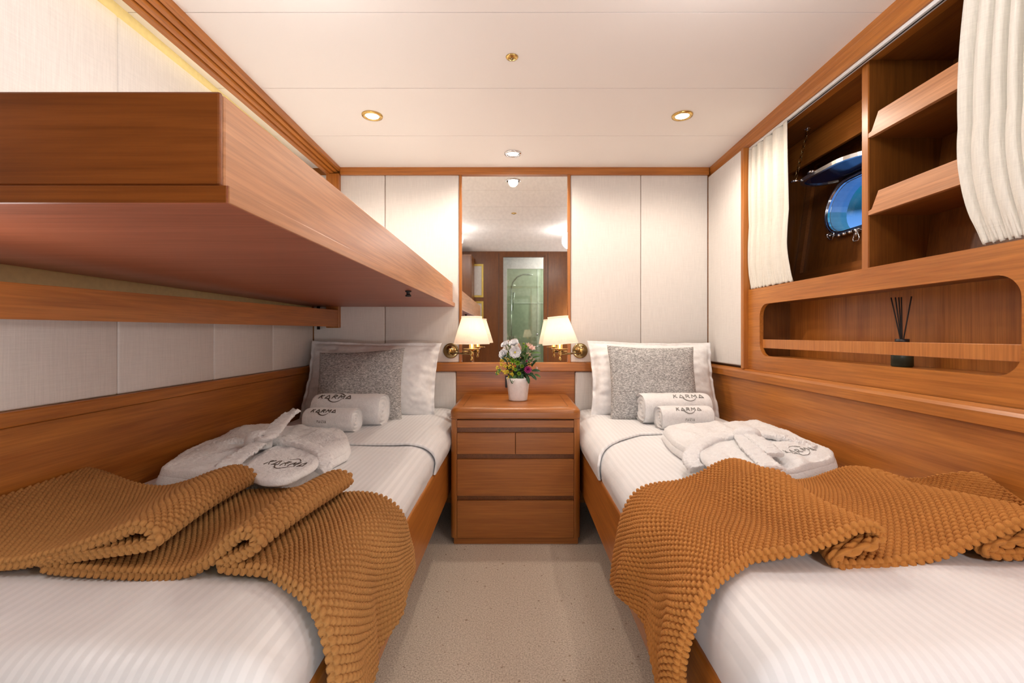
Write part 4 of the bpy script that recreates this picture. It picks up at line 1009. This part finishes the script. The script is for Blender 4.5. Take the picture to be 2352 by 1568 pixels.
# ------------------------------------------------------------------ reed diffuser in the niche
dx_, dy_ = 1.285, 1.512
df = thing('reed_diffuser', 'dark green reed diffuser bottle with black sticks inside the niche', 'reed diffuser', (dx_, dy_, .913))
lathe('bottle', [(.027, 0), (.030, .003), (.030, .068), (.027, .074), (.015, .077), (.015, .079)], (dx_, dy_, .9135), plain('dark_green_glass', (.055, .085, .065), .3), df, 32)
lathe('collar', [(.017, .078), (.019, .079), (.019, .092), (.008, .092)], (dx_, dy_, .9135), plain('dark_collar', (.03, .02, .02), .4), df, 24)
mb = MB()
for (ax_, ay_) in ((-.012, .030), (-.004, .022), (.006, .010), (.004, .018), (.012, -.022)):
    mb.tube([(dx_ - ax_ * .3, dy_ - ay_ * .3, .93), (dx_ + ax_, dy_ + ay_, 1.145)], .0022, 6)
mb.build('reeds', plain('black_reed', (.02, .012, .010), .7), df)

# ------------------------------------------------------------------ porthole
po = thing('porthole', 'oblong chrome-rimmed porthole showing blue water light at the back of the locker', 'porthole', (hull(PZ), PC, PZ))
def ring3(cy, cz, w, h, t, n=16): return [Vector(hf(u, v, t)) for u, v in stadium(cy, cz, w, h, n)]
plate('rim', stadium(PC, PZ, PW + .014, PH + .014), [stadium(PC, PZ, PW - .008, PH - .008)], hf, -.012, .001, CHROME, po)
plate('tunnel', stadium(PC, PZ, PW + .002, PH + .002), [stadium(PC, PZ, PW - .010, PH - .010)], hf, .0, .075, plain('blue_white_metal', (.45, .60, .70), .25, .6), po)
PANE = glassm('porthole_glass', (0.80, 0.92, 1.0), 0.06)
plate('pane', stadium(PC, PZ, PW - .008, PH - .008), [], hf, .045, .051, PANE, po)
mb = MB()
mb.tube([hf(u, v, -.014) for u, v in stadium(PC, PZ, PW + .004, PH + .004)], .006, 8, True); mb.build('gasket', CHROME, po)
def wing(y, z, rot, par):
    m_ = MB(); M_ = Matrix.Rotation(rot, 3, 'X'); b0 = Vector(hf(y, z, -.02))
    tri = [Vector((0, -.006, 0)), Vector((0, -.018, -.030)), Vector((0, -.014, -.040)), Vector((0, .014, -.040)), Vector((0, .018, -.030)), Vector((0, .006, 0))]
    m_.tube([b0 + M_ @ q for q in tri], .0028, 8, True); m_.tube([b0 + Vector((0, 0, 0)), b0 + M_ @ Vector((0, 0, -.022))], .0045, 8)
    m_.tube([b0 + Vector((-.006, 0, 0)), b0 + Vector((.018, 0, 0))], .007, 8); return m_.build('wing_nut', CHROME, par)
wing(1.905, 1.452, 0.0, po); wing(2.085, 1.475, math.radians(-70), po)
box('hinge', hull(1.46) - .022, hull(1.46) - .004, 1.90, 2.03, 1.452, 1.462, CHROME, po, .003)
mb = MB()
for yy in (1.90, 1.935, 1.97, 2.0): mb.tube([(hull(1.457) - .02, yy, 1.457), (hull(1.457) - .02, yy + .02, 1.457)], .008, 10)
mb.build('hinge_barrel', CHROME, po)
# storm cover swung up and held by a chain
cvz = 1.712
dl = thing('storm_cover', 'dark oval porthole cover with metal rim hanging open on a chain', 'porthole cover', (1.39, PC, cvz))
def cf(u, v, t): return (1.285 + (v) * .98, u, cvz + .018 * (v / .24) + t)
def stad2(w, h, n=16): return [(y, z + .125) for y, z in stadium(PC, 0, w, h, n)]
plate('cover_glass', stad2(.200, .118), [], cf, -.002, .004, plain('dark_blue_glass', (.012, .022, .055), .12), dl)
plate('cover_rim', stad2(.212, .130), [stad2(.196, .114)], cf, -.007, .008, plain('satin_metal', (.70, .68, .64), .28, 1.0), dl)
for yy in (2.085, 1.965):
    b_ = MB(); b_.tube([cf(yy, -.012, .012), cf(yy, .035, .014)], .006, 8).tube([cf(yy - .012, -.016, .010), cf(yy + .012, -.016, .010)], .005, 8); b_.build('lug', CHROME, dl)
ch = thing('hanging_chain', 'short brass-coloured link chain from locker ceiling to the porthole cover', 'chain', (1.34, 2.10, 1.965))
A, B = Vector((1.352, 2.105, 1.962)), Vector((1.285, 2.088, 1.733)); nl = 9
for k in range(nl):
    c = A.lerp(B, (k + .5) / nl); d = (B - A).normalized(); hl_ = (B - A).length / nl * .62
    sd = d.cross(Vector((1, .3, 0))).normalized(); 
    if k % 2: sd = d.cross(sd).normalized()
    ring = []
    for q in range(16):
        a = 2 * PI * q / 16; ring.append(c + d * hl_ * math.cos(a) + sd * .0062 * math.sin(a))
    MB().tube(ring, .0018, 6, True).build('link', BRASSD, ch)
lathe('eye_plate', [(.014, 0), (.014, -.003), (.006, -.004), (.005, -.010), (0, -.011)], (A.x, A.y, 1.972), CHROME, ch, 20)

# ------------------------------------------------------------------ curtains
def curtain(name, label, y_edge, z0, z1, yc0, folds, amp, gather, mat, seed, x=1.201, nu=260, nz=90, hemr=.0):
    """y_edge(z, side) gives the two edges; folds across"""
    vs = []
    for i in range(nz):
        w = i / (nz - 1); z = z1 + (z0 - z1) * w
        a, b = y_edge(w)
        u = np.linspace(0, 1, nu)
        ph = folds * 2 * PI * (u + .05 * np.sin(2 * PI * u + seed)) + .5 * math.sin(w * 3 + seed)
        am = amp * (.55 + .45 * math.sin(PI * min(1, w * 1.2 + .1))) * (1 - gather * max(0, (w - .86) / .14) ** 1.2)
        am_u = am * (.75 + .5 * vn(u * 3.1 + seed, np.full(nu, 1.5 + w * .6)))
        bell = .018 * math.sin(PI * np.clip((w - .55) / .45, 0, 1)) * gather
        lobe = np.abs(np.sin(ph / 2)) ** .65
        xx = x + am_u * (1.2 - 2.2 * lobe) - bell
        if w > .9: xx = xx + .004 * np.sin(ph * 4.3 + seed) * (w - .9) * 10
        yy = a + (b - a) * u + .35 * am * np.cos(ph) * np.sin(PI * u)
        vs.append(np.stack([xx, yy, np.full(nu, z) + .003 * np.sin(ph * 2) * (w > .97)], -1))
    F_ = np.array(vs); n_ = nz * nu; F1 = F_.reshape(-1, 3)
    dU = np.gradient(F_, axis=1); dV = np.gradient(F_, axis=0); nn = np.cross(dU, dV); nn /= np.linalg.norm(nn, axis=2)[..., None]
    F2 = (F_ + nn * .0022).reshape(-1, 3); V = np.concatenate([F1, F2]); f = grid_faces(nz, nu); idx = np.arange(n_).reshape(nz, nu)
    rim = np.concatenate([idx[:, 0], idx[-1, 1:], idx[::-1, -1][1:], idx[0, ::-1][1:-1]]); r2 = np.roll(rim, -1)
    t = tag(mk(name, V, np.concatenate([f, f[:, ::-1] + n_, np.stack([rim, rim + n_, r2 + n_, r2], -1)]), mat, None, True), label, 'curtain', 'cream linen curtains')
    return t
def ye1(w): return (1.992 - .012 * math.sin(w * 3) - .035 * max(0, (w - .75) / .25) ** 1.5, 2.314)
def ye2(w): return (.62 + .10 * max(0, w - .8), 1.190 + .020 * math.sin(PI * min(1, w * 1.0)) - .035 * max(0, (w - .6) / .4) ** 1.8)
curtain('curtain', 'cream linen curtain gathered at the far end of the locker opening', ye1, 1.249, 1.957, 0, 5.0, .022, .55, CURT, 1.0, x=1.196)
curtain('curtain', 'cream linen curtain hanging nearest the camera over the locker shelves', ye2, 1.250, 1.957, 0, 14, .017, .6, CURT, 2.3, x=1.190, nu=520)
